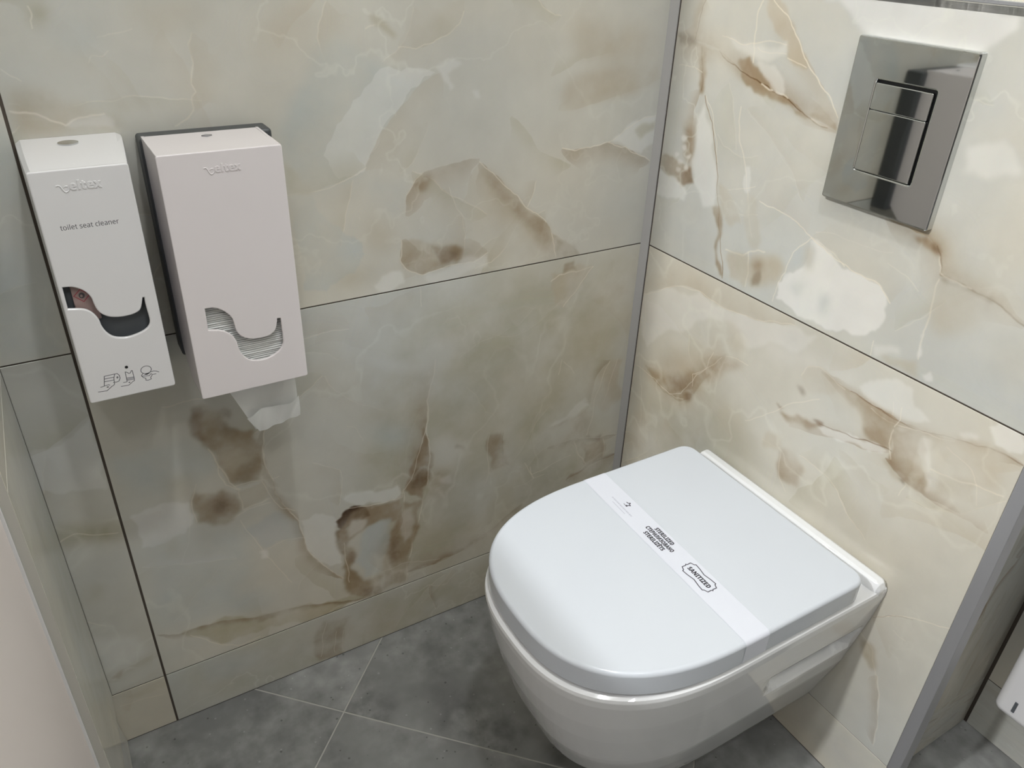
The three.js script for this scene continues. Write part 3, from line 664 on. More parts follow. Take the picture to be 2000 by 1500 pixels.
// ---------------------------------------------------------------- toilet
const TZ = 0.419;
function lerpTable(t, y) { if (y <= t[0][0]) return t[0][1]; for (let i = 1; i < t.length; i++) if (y <= t[i][0]) { const k = (y - t[i - 1][0]) / (t[i][0] - t[i - 1][0]); return t[i - 1][1] + k * (t[i][1] - t[i - 1][1]); } return t[t.length - 1][1]; }
const smooth = (a, b, x) => { const t = Math.min(1, Math.max(0, (x - a) / (b - a))); return t * t * (3 - 2 * t); };
// half-round outline seen from above, from the wall along one side, round the front and back: [u from the wall, v across]
function dOutline(w, L, u1, ns, nf, n = 2.6) {
  const u0 = 0.53 * L, o = [];
  for (let i = 0; i < ns; i++) o.push([u1 + (u0 - u1) * i / ns, -w]);
  for (let i = 0; i <= nf; i++) { const t = -Math.PI / 2 + Math.PI * i / nf, c = Math.cos(t), s = Math.sin(t); o.push([u0 + (L - u0) * Math.pow(Math.abs(c), 2 / n), w * Math.sign(s) * Math.pow(Math.abs(s), 2 / n)]); }
  for (let i = ns - 1; i >= 0; i--) o.push([u1 + (u0 - u1) * i / ns, w]);
  return o;
}
function loft(rings, capStart, capEnd) {                               // rings of [x, y, z]
  const n = rings[0].length, pos = [], idx = [];
  for (const r of rings) for (const p of r) pos.push(...p);
  for (let i = 0; i + 1 < rings.length; i++) for (let j = 0; j + 1 < n; j++) { const a = i * n + j, b = a + 1, c = a + n, d = c + 1; idx.push(a, b, d, a, d, c); }
  const cap = (k, flip) => { const b = pos.length / 3, r = rings[k]; let c = [0, 0, 0]; for (const p of r) for (let q = 0; q < 3; q++) c[q] += p[q] / n; pos.push(...c); for (let j = 0; j < n; j++) { const a = k * n + j, d = k * n + (j + 1) % n; flip ? idx.push(b, d, a) : idx.push(b, a, d); } };
  if (capStart) cap(0, true); if (capEnd) cap(rings.length - 1, false);
  const g = new THREE.BufferGeometry(); g.setAttribute('position', new THREE.Float32BufferAttribute(pos, 3)); g.setIndex(idx); return g;
}
const creased = (g, a = 0.6) => { const q = toCreasedNormals(g, a); if (!q.attributes.uv) q.setAttribute('uv', new THREE.Float32BufferAttribute(new Float32Array(q.attributes.position.count * 2), 2)); return q; };
const close = (o) => [...o, o[0]];
{
  const t = thing('wall_hung_toilet', 'white wall-hung toilet with closed lid', 'toilet', [0, 0.1, TZ]);
  const WT = [[0.098, 0.104], [0.104, 0.116], [0.115, 0.125], [0.226, 0.156], [0.337, 0.176], [0.39, 0.1835], [0.402, 0.184], [0.4055, 0.183], [0.408, 0.179]];
  const LT = [[0.098, 0.335], [0.104, 0.365], [0.115, 0.392], [0.14, 0.425], [0.18, 0.452], [0.24, 0.476], [0.3, 0.494], [0.34, 0.504], [0.39, 0.513], [0.402, 0.514], [0.4055, 0.513], [0.408, 0.509]];
  const rings = [], levels = []; for (let y = 0.098; y < 0.397; y += y > 0.255 && y < 0.33 ? 0.0012 : 0.003) levels.push(y); levels.push(0.399, 0.402, 0.404, 0.4055, 0.407, 0.408);
  for (const y of levels) {
    const r = dOutline(lerpTable(WT, y), lerpTable(LT, y), 0.0005, 96, 90).map(([u, v]) => {
      // hand-hold scooped into each flank
      const along = smooth(0.205, 0.14, u + (0.322 - y) * 0.28) * smooth(0.004, 0.05, u), up = smooth(0.327, 0.3215, y) * smooth(0.268, 0.288, y);
      return [-u, y, TZ + v - Math.sign(v) * 0.05 * along * up * (Math.abs(v) > 0.1 ? 1 : 0)];
    });
    rings.push(r);
  }
  const shell = creased(loft(rings, true, true), 0.7);
  const lip = creased(rbox(-0.028, -0.0006, 0.392, 0.4225, TZ - 0.1845, TZ + 0.1845, 0.0115, 6), 0.7);
  part(t, 'bowl', bare([shell, lip]), M.ceramic);
  const slab = (inset, y0, y1, round, back) => {
    const W = 0.1825 - inset, L = 0.5085 - inset, rc = 0.022, o = dOutline(W, L, back + rc, 40, 110);
    const cornerA = [], cornerB = []; for (let i = 0; i <= 8; i++) { const a = Math.PI / 2 * i / 8; cornerA.push([back + rc - rc * Math.cos(a), -W + rc - rc * Math.sin(a)]); }
    for (let i = 8; i >= 0; i--) { const [u, v] = cornerA[i]; cornerB.push([u, -v]); }
    const raw = close([...cornerA, ...o.slice(1, -1), ...cornerB]);
    // even spacing along the outline, with outward normals
    const len = [0]; for (let i = 1; i < raw.length; i++) len.push(len[i - 1] + Math.hypot(raw[i][0] - raw[i - 1][0], raw[i][1] - raw[i - 1][1]));
    const N = 260, full = []; for (let i = 0, k = 0; i < N; i++) { const d = len[len.length - 1] * i / N; while (len[k + 1] < d) k++; const q = (d - len[k]) / (len[k + 1] - len[k] || 1); full.push([raw[k][0] + (raw[k + 1][0] - raw[k][0]) * q, raw[k][1] + (raw[k + 1][1] - raw[k][1]) * q]); }
    const nor = full.map((_, i) => { const p = full[(i + N - 3) % N], q = full[(i + 3) % N], du = q[0] - p[0], dv = q[1] - p[1], l = Math.hypot(du, dv); return [dv / l, -du / l]; });
    const pos = [], nrm = [], idx = [], rr = [];
    const ring = (ins, y, tilt) => { rr.push(1); for (let i = 0; i <= N; i++) { const [u, v] = full[i % N], [nu, nv] = nor[i % N]; pos.push(-(u - nu * ins), y, TZ + v - nv * ins); nrm.push(-nu * Math.cos(tilt), Math.sin(tilt), nv * Math.cos(tilt)); } };
    const H2 = Math.PI / 2; ring(0.012, y0, -H2); ring(0.003, y0, -H2); ring(0, y0 + 0.002, 0); ring(0, y1 - round, 0);
    for (let i = 1; i <= 6; i++) ring(round * (1 - Math.cos(H2 * i / 6)), y1 - round + round * Math.sin(H2 * i / 6), H2 * i / 6);
    ring(round + 0.01, y1, H2);
    for (let r = 0; r + 1 < rr.length; r++) for (let i = 0; i < N; i++) { const p = r * (N + 1) + i, q = p + N + 1; idx.push(p, p + 1, q + 1, p, q + 1, q); }
    for (const [r, up] of [[0, -1], [rr.length - 1, 1]]) { const c = pos.length / 3; pos.push(-0.28, up > 0 ? y1 : y0, TZ); nrm.push(0, up, 0); for (let i = 0; i < N; i++) { const p = r * (N + 1) + i; up > 0 ? idx.push(c, p, p + 1) : idx.push(c, p + 1, p); } }
    const g = new THREE.BufferGeometry(); g.setAttribute('position', new THREE.Float32BufferAttribute(pos, 3)); g.setAttribute('normal', new THREE.Float32BufferAttribute(nrm, 3)); g.setAttribute('uv', new THREE.Float32BufferAttribute(new Float32Array(pos.length / 3 * 2), 2)); g.setIndex(idx); return g;
  };
  part(t, 'seat', slab(0.006, 0.4078, 0.4125, 0.001, 0.06), M.lid);
  part(t, 'lid', slab(0, 0.413, 0.4495, 0.006, 0.056), M.lid);
  for (const s of [-1, 1]) part(t, 'hinge', new THREE.CylinderGeometry(0.011, 0.011, 0.03, 20).rotateX(Math.PI / 2).translate(-0.047, 0.419, TZ + s * 0.085), M.ceramic);
}

// ---------------------------------------------------------------- paper band round the lid
const fontBold = 'bold ';
{
  const LEN = 0.363, WID = 0.0404, z0 = TZ - 0.1825, CW = 1800, CH = Math.round(CW * WID / LEN);
  const c = document.createElement('canvas'); c.width = CW; c.height = CH; const x = c.getContext('2d');
  x.fillStyle = 'rgb(221,224,233)'; x.fillRect(0, 0, CW, CH);
  const U = (z) => (z - 0.242) / 0.36 * (CW * 0.99) + CW * 0.008;
  const V = (d) => CH * (1 - d / WID);                                 // d = metres from the edge on the lid's front side
  x.fillStyle = 'rgb(42,40,48)'; x.textAlign = 'center'; x.textBaseline = 'middle';
  const line = (s, za, zb, d, px) => { x.save(); x.translate((U(za) + U(zb)) / 2, V(d)); x.font = `bold ${px}px sans-serif`; x.strokeStyle = x.fillStyle; x.lineWidth = 2.4; const w = x.measureText(s).width; x.scale((U(zb) - U(za)) / w, 1); x.fillText(s, 0, 0); x.strokeText(s, 0, 0); x.restore(); };
  line('STERILIZED', 0.3845, 0.4235, 0.0318, 46); line('СТЕРИЛИЗОВАНО', 0.375, 0.4345, 0.0222, 46); line('STERILIZĒTS', 0.3825, 0.4255, 0.0125, 46);
  line('SANITIZED', 0.468, 0.5105, 0.0225, 46);
  // scalloped frame round SANITIZED
  const fx = (U(0.4615) + U(0.5165)) / 2, fy = V(0.0225), hw = (U(0.5165) - U(0.4615)) / 2, hh = CH * 0.30;
  x.lineWidth = 7; x.strokeStyle = 'rgb(70,68,78)'; x.lineJoin = 'round'; x.beginPath();
  const Q = [[-0.42, -0.92], [0, -0.74], [0.42, -0.92], [0.72, -0.98], [0.76, -0.8], [0.95, -0.62], [0.94, -0.12], [1, 0], [0.94, 0.12], [0.95, 0.62], [0.76, 0.8], [0.72, 0.98], [0.42, 0.92], [0, 0.74], [-0.42, 0.92], [-0.72, 0.98], [-0.76, 0.8], [-0.95, 0.62], [-0.94, 0.12], [-1, 0], [-0.94, -0.12], [-0.95, -0.62], [-0.76, -0.8], [-0.72, -0.98]];
  Q.forEach(([a, b], i) => (i ? x.lineTo(fx + a * hw, fy + b * hh) : x.moveTo(fx + a * hw, fy + b * hh))); x.closePath(); x.stroke();
  // small open star over two arcs of faint print
  const sx = U(0.322), sy = V(0.027), R = 26; x.strokeStyle = 'rgb(52,50,60)'; x.lineWidth = 7; x.beginPath();
  const star = []; for (let k = 0; k < 10; k++) { const a = -Math.PI / 2 + k * Math.PI / 5, r = k % 2 ? R * 0.5 : R; star.push([sx + Math.cos(a) * r, sy + Math.sin(a) * r]); }
  star.slice(1, 6).forEach((p, i) => (i ? x.lineTo(...p) : x.moveTo(...p))); x.moveTo(...star[8]); x.lineTo(...star[9]); x.lineTo(...star[0]); x.lineTo(...star[1]); x.stroke();
  x.lineWidth = 4; x.beginPath(); x.moveTo(sx - 22, sy + 20); x.lineTo(sx + 18, sy + 24); x.stroke();
  x.strokeStyle = 'rgb(190,192,204)'; x.lineCap = 'butt';
  x.setLineDash([9, 4, 6, 5, 11, 4]); x.lineWidth = 13; x.beginPath(); x.moveTo(U(0.297), V(0.0165)); x.lineTo(U(0.3475), V(0.0155)); x.stroke();
  x.setLineDash([7, 4, 10, 4]); x.lineWidth = 8; x.beginPath(); x.moveTo(U(0.306), V(0.0105)); x.lineTo(U(0.338), V(0.010)); x.stroke();
  const map = new THREE.CanvasTexture(c); map.colorSpace = THREE.SRGBColorSpace;
  // path across the lid: down one side, over the rounded edge, along the top, down the other side
  const e = 0.0004, hw2 = 0.1825, path = []; path.push([-hw2 - e, 0.4155]); path.push([-hw2 - e, 0.4435]);
  for (let i = 1; i <= 6; i++) { const a = Math.PI / 2 * i / 6; path.push([-hw2 + 0.006 - Math.cos(a) * (0.006 + e), 0.4435 + Math.sin(a) * (0.006 + e)]); }
  for (let i = 1; i < 20; i++) path.push([-hw2 + 0.006 + (2 * hw2 - 0.012) * i / 20, 0.4495 + e]);
  for (let i = 6; i >= 1; i--) { const a = Math.PI / 2 * i / 6; path.push([hw2 - 0.006 + Math.cos(a) * (0.006 + e), 0.4435 + Math.sin(a) * (0.006 + e)]); }
  path.push([hw2 + e, 0.4435]); path.push([hw2 + e, 0.4155]);
  const pos = [], uv = [], idx = [];
  path.forEach(([v, y], i) => {
    const k = (v + hw2) / (2 * hw2), xa = -0.2738 - 0.011 * k, side = y < 0.4435;
    for (const q of [0, 1]) { pos.push(xa + q * WID, y, TZ + v); uv.push(side ? (v < 0 ? 0.0 : 1.0) : k, q); }
    if (i) { const b = i * 2; idx.push(b - 2, b, b + 1, b - 2, b + 1, b - 1); }
  });
  const g = new THREE.BufferGeometry(); g.setAttribute('position', new THREE.Float32BufferAttribute(pos, 3)); g.setAttribute('uv', new THREE.Float32BufferAttribute(uv, 2)); g.setIndex(idx); g.computeVertexNormals();
  const b = thing('paper_band', 'white printed paper band wrapped across the toilet lid', 'paper band', [-0.259, 0.4155, TZ]);
  part(b, 'band', g, new THREE.MeshPhysicalMaterial({ map, roughness: 0.55, side: THREE.DoubleSide }));
}
// ---------------------------------------------------------------- dispensers
const font = await new FontLoader().loadAsync('fonts/droid/droid_sans_bold.typeface.json');
const P4 = (q) => { const o = []; for (let i = 0; i < q.length; i += 2) o.push([q[i] / 1e4, q[i + 1] / 1e4]); return o; };
function smoothPath(shape, pts) {
  const keep = new Set([0, 13, 14, pts.length - 1]), cv = [];
  // corners of the window stay sharp, everything between is a spline
  const runs = [[0, 13], [14, pts.length - 1]];
  for (const [a, b] of runs) { const s = new THREE.SplineCurve(pts.slice(a, b + 1).map(([x, y]) => new THREE.Vector2(x, y))); cv.push(...s.getPoints(48)); }
  shape.setFromPoints(cv.reverse()); return shape;
}
const WIN_R = P4([-7651, 8013, -7571, 8008, -7483, 7967, -7410, 7897, -7368, 7822, -7354, 7734, -7340, 7645, -7296, 7573, -7215, 7523, -7118, 7503, -7005, 7506, -6922, 7537, -6875, 7602, -6847, 7715, -6808, 7710, -6808, 7587, -6808, 7447, -6818, 7359, -6873, 7281, -6972, 7227, -7089, 7204, -7221, 7231, -7291, 7287, -7335, 7369, -7351, 7448, -7362, 7526, -7399, 7609, -7465, 7674, -7543, 7713, -7655, 7739]);
const WIN_L = P4([-9000, 8497, -8923, 8490, -8854, 8458, -8797, 8406, -8761, 8336, -8751, 8261, -8733, 8183, -8693, 8121, -8631, 8078, -8545, 8057, -8455, 8054, -8370, 8068, -8306, 8110, -8262, 8236, -8244, 8235, -8249, 8169, -8244, 8047, -8242, 7947, -8265, 7885, -8321, 7841, -8411, 7811, -8506, 7799, -8586, 7812, -8652, 7844, -8702, 7911, -8730, 7989, -8738, 8055, -8763, 8125, -8810, 8189, -8880, 8227, -9003, 8250]);
function roundRect(x0, x1, y0, y1, r) {
  const s = new THREE.Shape(); s.moveTo(x0 + r, y0); s.lineTo(x1 - r, y0); s.quadraticCurveTo(x1, y0, x1, y0 + r); s.lineTo(x1, y1 - r); s.quadraticCurveTo(x1, y1, x1 - r, y1); s.lineTo(x0 + r, y1); s.quadraticCurveTo(x0, y1, x0, y1 - r); s.lineTo(x0, y0 + r); s.quadraticCurveTo(x0, y0, x0 + r, y0); return s;
}
function frontPlate(x0, x1, y0, y1, r, win, zFront, depth, bevel) {
  const s = roundRect(x0, x1, y0, y1, r); s.holes.push(smoothPath(new THREE.Path(), win));
  const g = new THREE.ExtrudeGeometry(s, { depth: depth - 2 * bevel, bevelEnabled: true, bevelOffset: -bevel, bevelSize: bevel, bevelThickness: bevel, bevelSegments: 3, curveSegments: 12 }).translate(0, 0, zFront - depth + bevel);
  const p = g.attributes.position, u = g.attributes.uv; for (let i = 0; i < p.count; i++) u.setXY(i, (p.getX(i) - x0) / (x1 - x0), (p.getY(i) - y0) / (y1 - y0));
  return g;
}
// raised wordmark: an S-shaped swash that runs into the letters
function wordmark(x, y, z, w) {
  const t = new TextGeometry('eltex', { font, size: 0.0062, depth: 0.0004, curveSegments: 5, bevelEnabled: true, bevelSize: 0.0002, bevelThickness: 0.0003, bevelSegments: 2 });
  t.computeBoundingBox(); const bw = t.boundingBox.max.x; t.scale(w * 0.72 / bw, w * 0.72 / bw, 1).translate(x + w * 0.28, y, z);
  const curveS = new THREE.CatmullRomCurve3([[0, 0.0052], [0.06, 0.0056], [0.1, 0.004], [0.13, 0.001], [0.18, -0.0016], [0.24, -0.001], [0.27, 0.0008]].map(([a, b]) => new THREE.Vector3(x + a * w, y + b, z)));
  const top = new THREE.CatmullRomCurve3([[0.16, 0.0028], [0.2, 0.0042], [0.25, 0.004]].map(([a, b]) => new THREE.Vector3(x + a * w, y + b, z)));
  const tube = (c) => new THREE.TubeGeometry(c, 24, 0.00065, 8, false);
  return bare([t, tube(curveS), tube(top)]);
}
// right: toilet paper dispenser
{
  const X0 = -0.7865, X1 = -0.6555, Y0 = 0.684, Y1 = 0.978, ZF = 0.13;
  const d = thing('toilet_paper_dispenser', 'larger white paper dispenser with dark grey back, right of the two', 'dispenser', [-0.721, Y0, 0]);
  const back = rbox(-0.7885, -0.6405, 0.699, 0.9745, 0.0003, 0.036, 0.004, 3);
  part(d, 'back_plate', back, M.darkPlastic, 'dark grey plastic back plate');
  const cover = part(d, 'cover', frontPlate(X0, X1, Y0, Y1, 0.003, WIN_R, ZF, 0.004, 0.0012), M.pinkPlastic);
  const side = new THREE.Shape(); side.moveTo(0.034, Y1 - 0.0008); side.lineTo(ZF - 0.002, Y1 - 0.0008); side.lineTo(ZF - 0.002, Y0 + 0.001); side.lineTo(0.066, Y0 - 0.003); side.lineTo(0.036, 0.709); side.closePath();
  const sideGeo = (x) => new THREE.ExtrudeGeometry(side, { depth: 0.003, bevelEnabled: false }).rotateY(-Math.PI / 2).translate(x + 0.003, 0, 0);
  part(cover, 'side_panel', sideGeo(X0 + 0.0006), M.pinkPlastic); part(cover, 'side_panel', sideGeo(X1 - 0.0036), M.pinkPlastic);
  // top with a shallow step half way
  const top = new THREE.Shape(); top.moveTo(0.033, Y1 - 0.004); top.lineTo(0.033, Y1 - 0.0016); top.lineTo(0.085, Y1 - 0.0012); top.lineTo(0.089, Y1 - 0.0002); top.lineTo(ZF - 0.0012, Y1 - 0.0001); top.lineTo(ZF - 0.0012, Y1 - 0.004); top.closePath();
  part(cover, 'top_panel', new THREE.ExtrudeGeometry(top, { depth: X1 - X0 - 0.0016, bevelEnabled: false }).rotateY(-Math.PI / 2).translate(X1 - 0.0008, 0, 0), M.pinkPlastic);
  part(cover, 'bottom_rail', box(X0 + 0.003, X1 - 0.003, Y0 + 0.0008, Y0 + 0.004, 0.104, ZF - 0.003), M.pinkPlastic);
  part(cover, 'raised_logo', wordmark(-0.7415, 0.9555, ZF, 0.039), M.pinkPlastic);
  part(cover, 'lock', new THREE.CylinderGeometry(0.0058, 0.0058, 0.0016, 4).scale(1, 1, 0.75).translate(-0.7195, Y1 - 0.0008, 0.056), M.alu, 'small grey diamond-shaped lock');
  // folded sheets seen through the window
  const st = thing('paper_stack', 'stack of folded white tissues behind the dispenser window', 'tissue', [-0.721, 0.7, 0.06]);
  for (let i = 0; i < 46; i++) { const y = 0.705 + i * 0.0027, o = (rnd() - 0.5) * 0.0016; part(st, 'folded_sheet', rbox(-0.7785, -0.6635, y, y + 0.0023, 0.04, 0.121 + o, 0.0011, 1), M.tissue); }
  // the sheet that hangs out below
  const sheet = thing('tissue_sheet', 'white tissue hanging out below the larger dispenser', 'tissue', [-0.71, 0.62, 0.075]);
  const surf = (f, nu, nv) => { const pos = [], uv = [], idx = []; for (let j = 0; j <= nv; j++) for (let i = 0; i <= nu; i++) { pos.push(...f(i / nu, j / nv)); uv.push(i / nu, j / nv); } for (let j = 0; j < nv; j++) for (let i = 0; i < nu; i++) { const a = j * (nu + 1) + i; idx.push(a, a + 1, a + nu + 2, a, a + nu + 2, a + nu + 1); } const g = new THREE.BufferGeometry(); g.setAttribute('position', new THREE.Float32BufferAttribute(pos, 3)); g.setAttribute('uv', new THREE.Float32BufferAttribute(uv, 2)); g.setIndex(idx); g.computeVertexNormals(); return g; };
  const mix = (a, b, t) => a + (b - a) * t;
  // left edge runs from the slot to the tip, right edge hangs almost straight
  part(sheet, 'hanging_sheet', surf((u, v) => {
    const xl = mix(-0.764, -0.721, Math.pow(v, 0.85)), xr = -0.661, x = mix(xl, xr, u), yb = mix(0.589, 0.601, Math.pow(u, 1.2)), y = mix(0.692, yb, v);
    return [x, y, 0.07 + 0.012 * Math.sin(v * 2.4) + 0.003 * Math.sin(u * 7 + v * 3)];
  }, 24, 20), M.tissue);
  part(sheet, 'folded_flap', surf((u, v) => {
    const xl = mix(-0.733, -0.7175, v), x = mix(xl, -0.6605, u), y = mix(mix(0.620, 0.634, u) + 0.003 * Math.sin(u * 6), mix(0.589, 0.600, u), v);
    return [x, y, 0.086 + 0.007 * (1 - v) + 0.0025 * Math.sin(u * 9 + 1) * (1 - v) + 0.0015 * Math.sin(u * 17 + v * 5)];
  }, 26, 10), M.tissue);
}
// left: toilet seat cleaner dispenser
{
  const X0 = -0.9042, X1 = -0.8118, Y0 = 0.7065, Y1 = 0.9715, ZF = 0.12;
  const d = thing('seat_cleaner_dispenser', 'narrow white dispenser printed toilet seat cleaner, left of the two', 'dispenser', [-0.856, 0.68, 0]);
  // shell: back outline is larger than the front outline
  const ringAt = (x0, x1, y0, y1, r, z) => { const s = roundRect(x0, x1, y0, y1, r); const p = s.getSpacedPoints(120); p.pop(); return close(p.map((q) => [q.x, q.y, z])); };
  const B = [-0.9082, -0.8025, 0.674, 0.9765], F = [X0, X1, Y0, Y1];
  const at = (k, z, r) => ringAt(B[0] + (F[0] - B[0]) * k, B[1] + (F[1] - B[1]) * k, B[2] + (F[2] - B[2]) * k, B[3] + (F[3] - B[3]) * Math.pow(k, 2.2), r, z);
  const rings = [at(0, 0.0004, 0.006), at(0.02, 0.012, 0.006), at(0.3, 0.045, 0.006), at(0.62, 0.08, 0.006), at(0.9, 0.108, 0.006), at(1, 0.1168, 0.0058)];
  const shellG = creased(loft(rings, true, false), 0.5);
  const cover = part(d, 'cover', shellG, M.whitePlastic);
  // print on the front: wording and the three small drawings
  const CW = 700, CH = Math.round(CW * (Y1 - Y0) / (X1 - X0)), c = document.createElement('canvas'); c.width = CW; c.height = CH; const x = c.getContext('2d');
  x.fillStyle = 'rgb(228,227,228)'; x.fillRect(0, 0, CW, CH);
  const U = (a) => (a - X0) / (X1 - X0) * CW, V = (b) => (Y1 - b) / (Y1 - Y0) * CH;
  x.fillStyle = 'rgb(70,70,74)'; x.textBaseline = 'alphabetic'; x.save(); x.translate(U(-0.8875), V(0.9105)); x.font = '57px sans-serif'; x.scale((U(-0.8325) - U(-0.8875)) / x.measureText('toilet seat cleaner').width, 0.95); x.fillText('toilet seat cleaner', 0, 0); x.restore();
  // drawings, in a frame of 2000 x 1000 read off the print
  const px = (a, b) => { const k = a / 2000, m = b / 1000; return [U(-0.8955 + 0.0735 * k + 0.0062 * m * 0), V(0.7475 - 0.0375 * m - 0.0 * k)]; };
  const un = (a, b) => px(a - (b - 500) * 0.24 + 60, b + (a - 1000) * 0.155);
  x.strokeStyle = 'rgb(88,88,92)'; x.lineWidth = 5.5; x.lineJoin = 'round'; x.lineCap = 'round';
  const poly = (q, shut) => { x.beginPath(); q.forEach(([a, b], i) => (i ? x.lineTo(...un(a, b)) : x.moveTo(...un(a, b)))); if (shut) x.closePath(); x.stroke(); };
  poly([[150, 735], [260, 700], [370, 670], [400, 690]]); poly([[90, 885], [330, 870], [450, 745]]);
  poly([[250, 700], [240, 380], [520, 330]]); poly([[250, 470], [500, 435]]); poly([[250, 560], [500, 530]]); poly([[500, 600], [535, 640], [515, 700], [450, 740]]);
  poly([[590, 320], [650, 380], [680, 480], [650, 580], [580, 605], [525, 600], [505, 480], [520, 340]], true); poly([[600, 420], [625, 450], [600, 480], [585, 450]], true);
  poly([[880, 620], [815, 290], [870, 310], [920, 350], [960, 340], [985, 260], [1010, 260], [1080, 530], [1085, 610], [1030, 640]]); poly([[860, 500], [1060, 480]]); poly([[870, 540], [1060, 520]]); poly([[880, 575], [1060, 560]]);
  poly([[780, 640], [880, 625]]); poly([[720, 765], [930, 745], [1020, 660]]);
  poly(Array.from({ length: 26 }, (_, i) => [1405 + 150 * Math.cos(i / 25 * 6.283), 275 + 130 * Math.sin(i / 25 * 6.283)]), true);
  poly([[1540, 360], [1620, 335], [1700, 345], [1780, 380]]); poly([[1320, 400], [1280, 450], [1300, 480], [1510, 480], [1550, 420], [1600, 450], [1700, 435]]); poly([[1290, 480], [1340, 530], [1410, 560], [1415, 625], [1480, 635], [1570, 600], [1550, 540], [1590, 470]]);
  x.fillStyle = 'rgb(20,20,22)'; for (const q of [[[1350, 440], [1420, 400], [1540, 385], [1440, 440]], [[300, 745], [350, 725], [385, 745], [345, 765]], [[915, 650], [950, 635], [980, 645], [940, 668]]]) { x.beginPath(); q.forEach(([a, b], i) => (i ? x.lineTo(...un(a, b)) : x.moveTo(...un(a, b)))); x.closePath(); x.fill(); }
  const map = new THREE.CanvasTexture(c); map.colorSpace = THREE.SRGBColorSpace; map.anisotropy = 8;
  part(cover, 'front_panel', frontPlate(X0, X1, Y0, Y1, 0.0035, WIN_L, ZF, 0.0045, 0.0015), new THREE.MeshPhysicalMaterial({ map, roughness: 0.24 }), 'white front panel with printed words and drawings');
  part(cover, 'raised_logo', wordmark(-0.8815, 0.9505, ZF, 0.041), M.whitePlastic);
  part(cover, 'spy_hole', new THREE.CylinderGeometry(0.0017, 0.0017, 0.0006, 20).rotateX(Math.PI / 2).translate(-0.859, 0.7435, ZF + 0.0001), M.black, 'small round black hole');
  const lock = part(cover, 'lock', new THREE.CylinderGeometry(0.0102, 0.0102, 0.0022, 36).translate(-0.8585, 0.9765, 0.034), M.chrome, 'round chrome lock on the top');
  part(d, 'inner_box', box(-0.9015, -0.8145, 0.715, 0.95, 0.07, 0.1085), M.inside, 'dark grey inside behind the window');
  // refill with its label, seen in the upper end of the window
  const lc = document.createElement('canvas'); lc.width = 256; lc.height = 256; const y = lc.getContext('2d'); y.fillStyle = 'rgb(150,128,124)'; y.fillRect(0, 0, 256, 256); y.strokeStyle = 'rgb(150,62,72)'; y.lineWidth = 12; y.beginPath(); y.moveTo(120, 20); y.lineTo(230, 118); y.lineTo(130, 220); y.lineTo(18, 112); y.closePath(); y.stroke(); y.fillStyle = 'rgb(70,70,72)'; y.beginPath(); y.ellipse(122, 118, 40, 46, 0, 0, 6.3); y.fill(); y.fillStyle = 'rgb(150,128,124)'; y.beginPath(); y.ellipse(116, 124, 18, 22, 0, 0, 6.3); y.fill();
  const lm = new THREE.CanvasTexture(lc); lm.colorSpace = THREE.SRGBColorSpace;
  const refill = thing('refill_cartridge', 'pinkish refill with a red diamond mark inside the narrow dispenser window', 'refill', [-0.883, 0.81, 0.11]);
  part(refill, 'pouch', rbox(-0.8935, -0.8705, 0.8045, 0.862, 0.1088, 0.1128, 0.0015, 2), new THREE.MeshStandardMaterial({ color: rgb(150, 128, 124), roughness: 0.5 }));
  const lg = new THREE.PlaneGeometry(0.0185, 0.0185).translate(-0.8838, 0.8345, 0.1131); part(refill, 'label_print', lg, new THREE.MeshStandardMaterial({ map: lm, roughness: 0.5 }), 'red diamond mark round a grey ring');
}

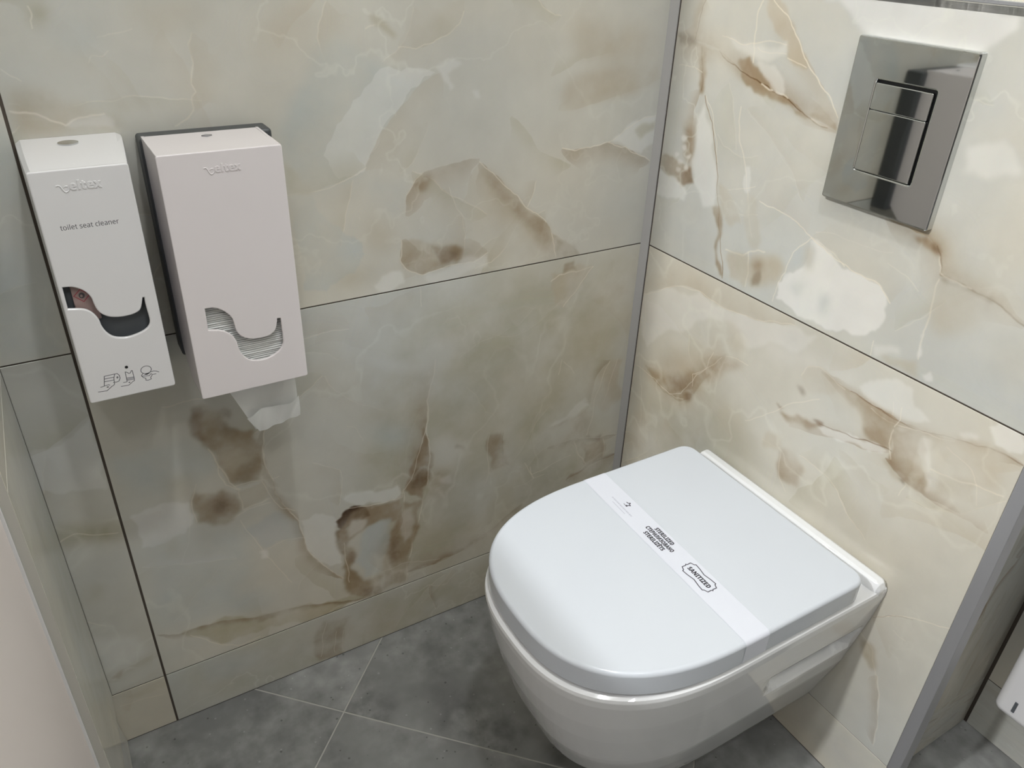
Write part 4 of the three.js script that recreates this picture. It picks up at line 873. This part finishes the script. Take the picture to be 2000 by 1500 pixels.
// ---------------------------------------------------------------- flush plate
{
  const Z0 = 0.3475, Z1 = 0.5025, Y0 = 0.9, Y1 = 1.0965, T = 0.0105;
  const d = thing('flush_plate', 'chrome flush plate with two buttons on the right wall', 'flush plate', [0, 0.998, 0.425]);
  const toWall = (g) => g.rotateY(-Math.PI / 2);                        // shape x -> z, shape depth -> -x
  const s = roundRect(Z0, Z1, Y0, Y1, 0.004), hz0 = 0.386, hz1 = 0.4655, hy0 = 0.945, hy1 = 1.0515;
  const hole = new THREE.Path(); hole.setFromPoints(roundRect(hz0, hz1, hy0, hy1, 0.003).getPoints(6).reverse()); s.holes.push(hole);
  part(d, 'plate', toWall(new THREE.ExtrudeGeometry(s, { depth: T - 0.0022, bevelEnabled: true, bevelOffset: -0.0022, bevelSize: 0.0022, bevelThickness: 0.0022, bevelSegments: 4, curveSegments: 8 })).translate(-0.0003, 0, 0), M.chrome);
  part(d, 'recess', box(-0.0042, -0.0005, hy0 - 0.003, hy1 + 0.003, hz0 - 0.003, hz1 + 0.003), M.black, 'black recess round the buttons');
  const split = 1.0178, button = (y0, y1) => { const b = roundRect(hz0 + 0.0018, hz1 - 0.0036, y0, y1, 0.0012); return toWall(new THREE.ExtrudeGeometry(b, { depth: 0.009, bevelEnabled: true, bevelSize: 0.0011, bevelThickness: 0.0011, bevelSegments: 3 })).translate(-0.0016, 0, 0); };
  part(d, 'button', button(split + 0.0013, hy1 - 0.0042), M.chrome, 'small chrome flush button'); part(d, 'button', button(hy0 + 0.0018, split - 0.0013), M.chrome, 'large chrome flush button');
}

// ---------------------------------------------------------------- white wall unit at the right edge, white panel at the left edge
{
  const d = thing('wall_bin', 'white rounded wall unit with a grey slot at the right edge', 'wall unit', [0.25, 0.165, 0.84]);
  part(d, 'body', rbox(0.195, BACK - 0.0005, 0.163, 0.62, 0.722, 0.96, 0.014, 5), M.whitePlastic);
  part(d, 'slot', rbox(0.1938, 0.197, 0.182, 0.204, 0.7485, 0.7535, 0.0012, 2), M.inside, 'narrow grey slot');
  const p = thing('side_panel', 'white panel with a pale edge strip at the left edge', 'panel', [-1.0, 0, 0.7]);
  part(p, 'board', rbox(-1.04, -1.001, 0.0005, 1.0, 0.2755, 1.1, 0.002, 2), M.laminate);
  part(p, 'edge_strip', rbox(-1.04, -0.9982, 0.0005, 1.0, 0.2724, 0.2755, 0.0006, 1), M.whitePlastic, 'pale edge strip');
}
renderer.render(scene, camera);
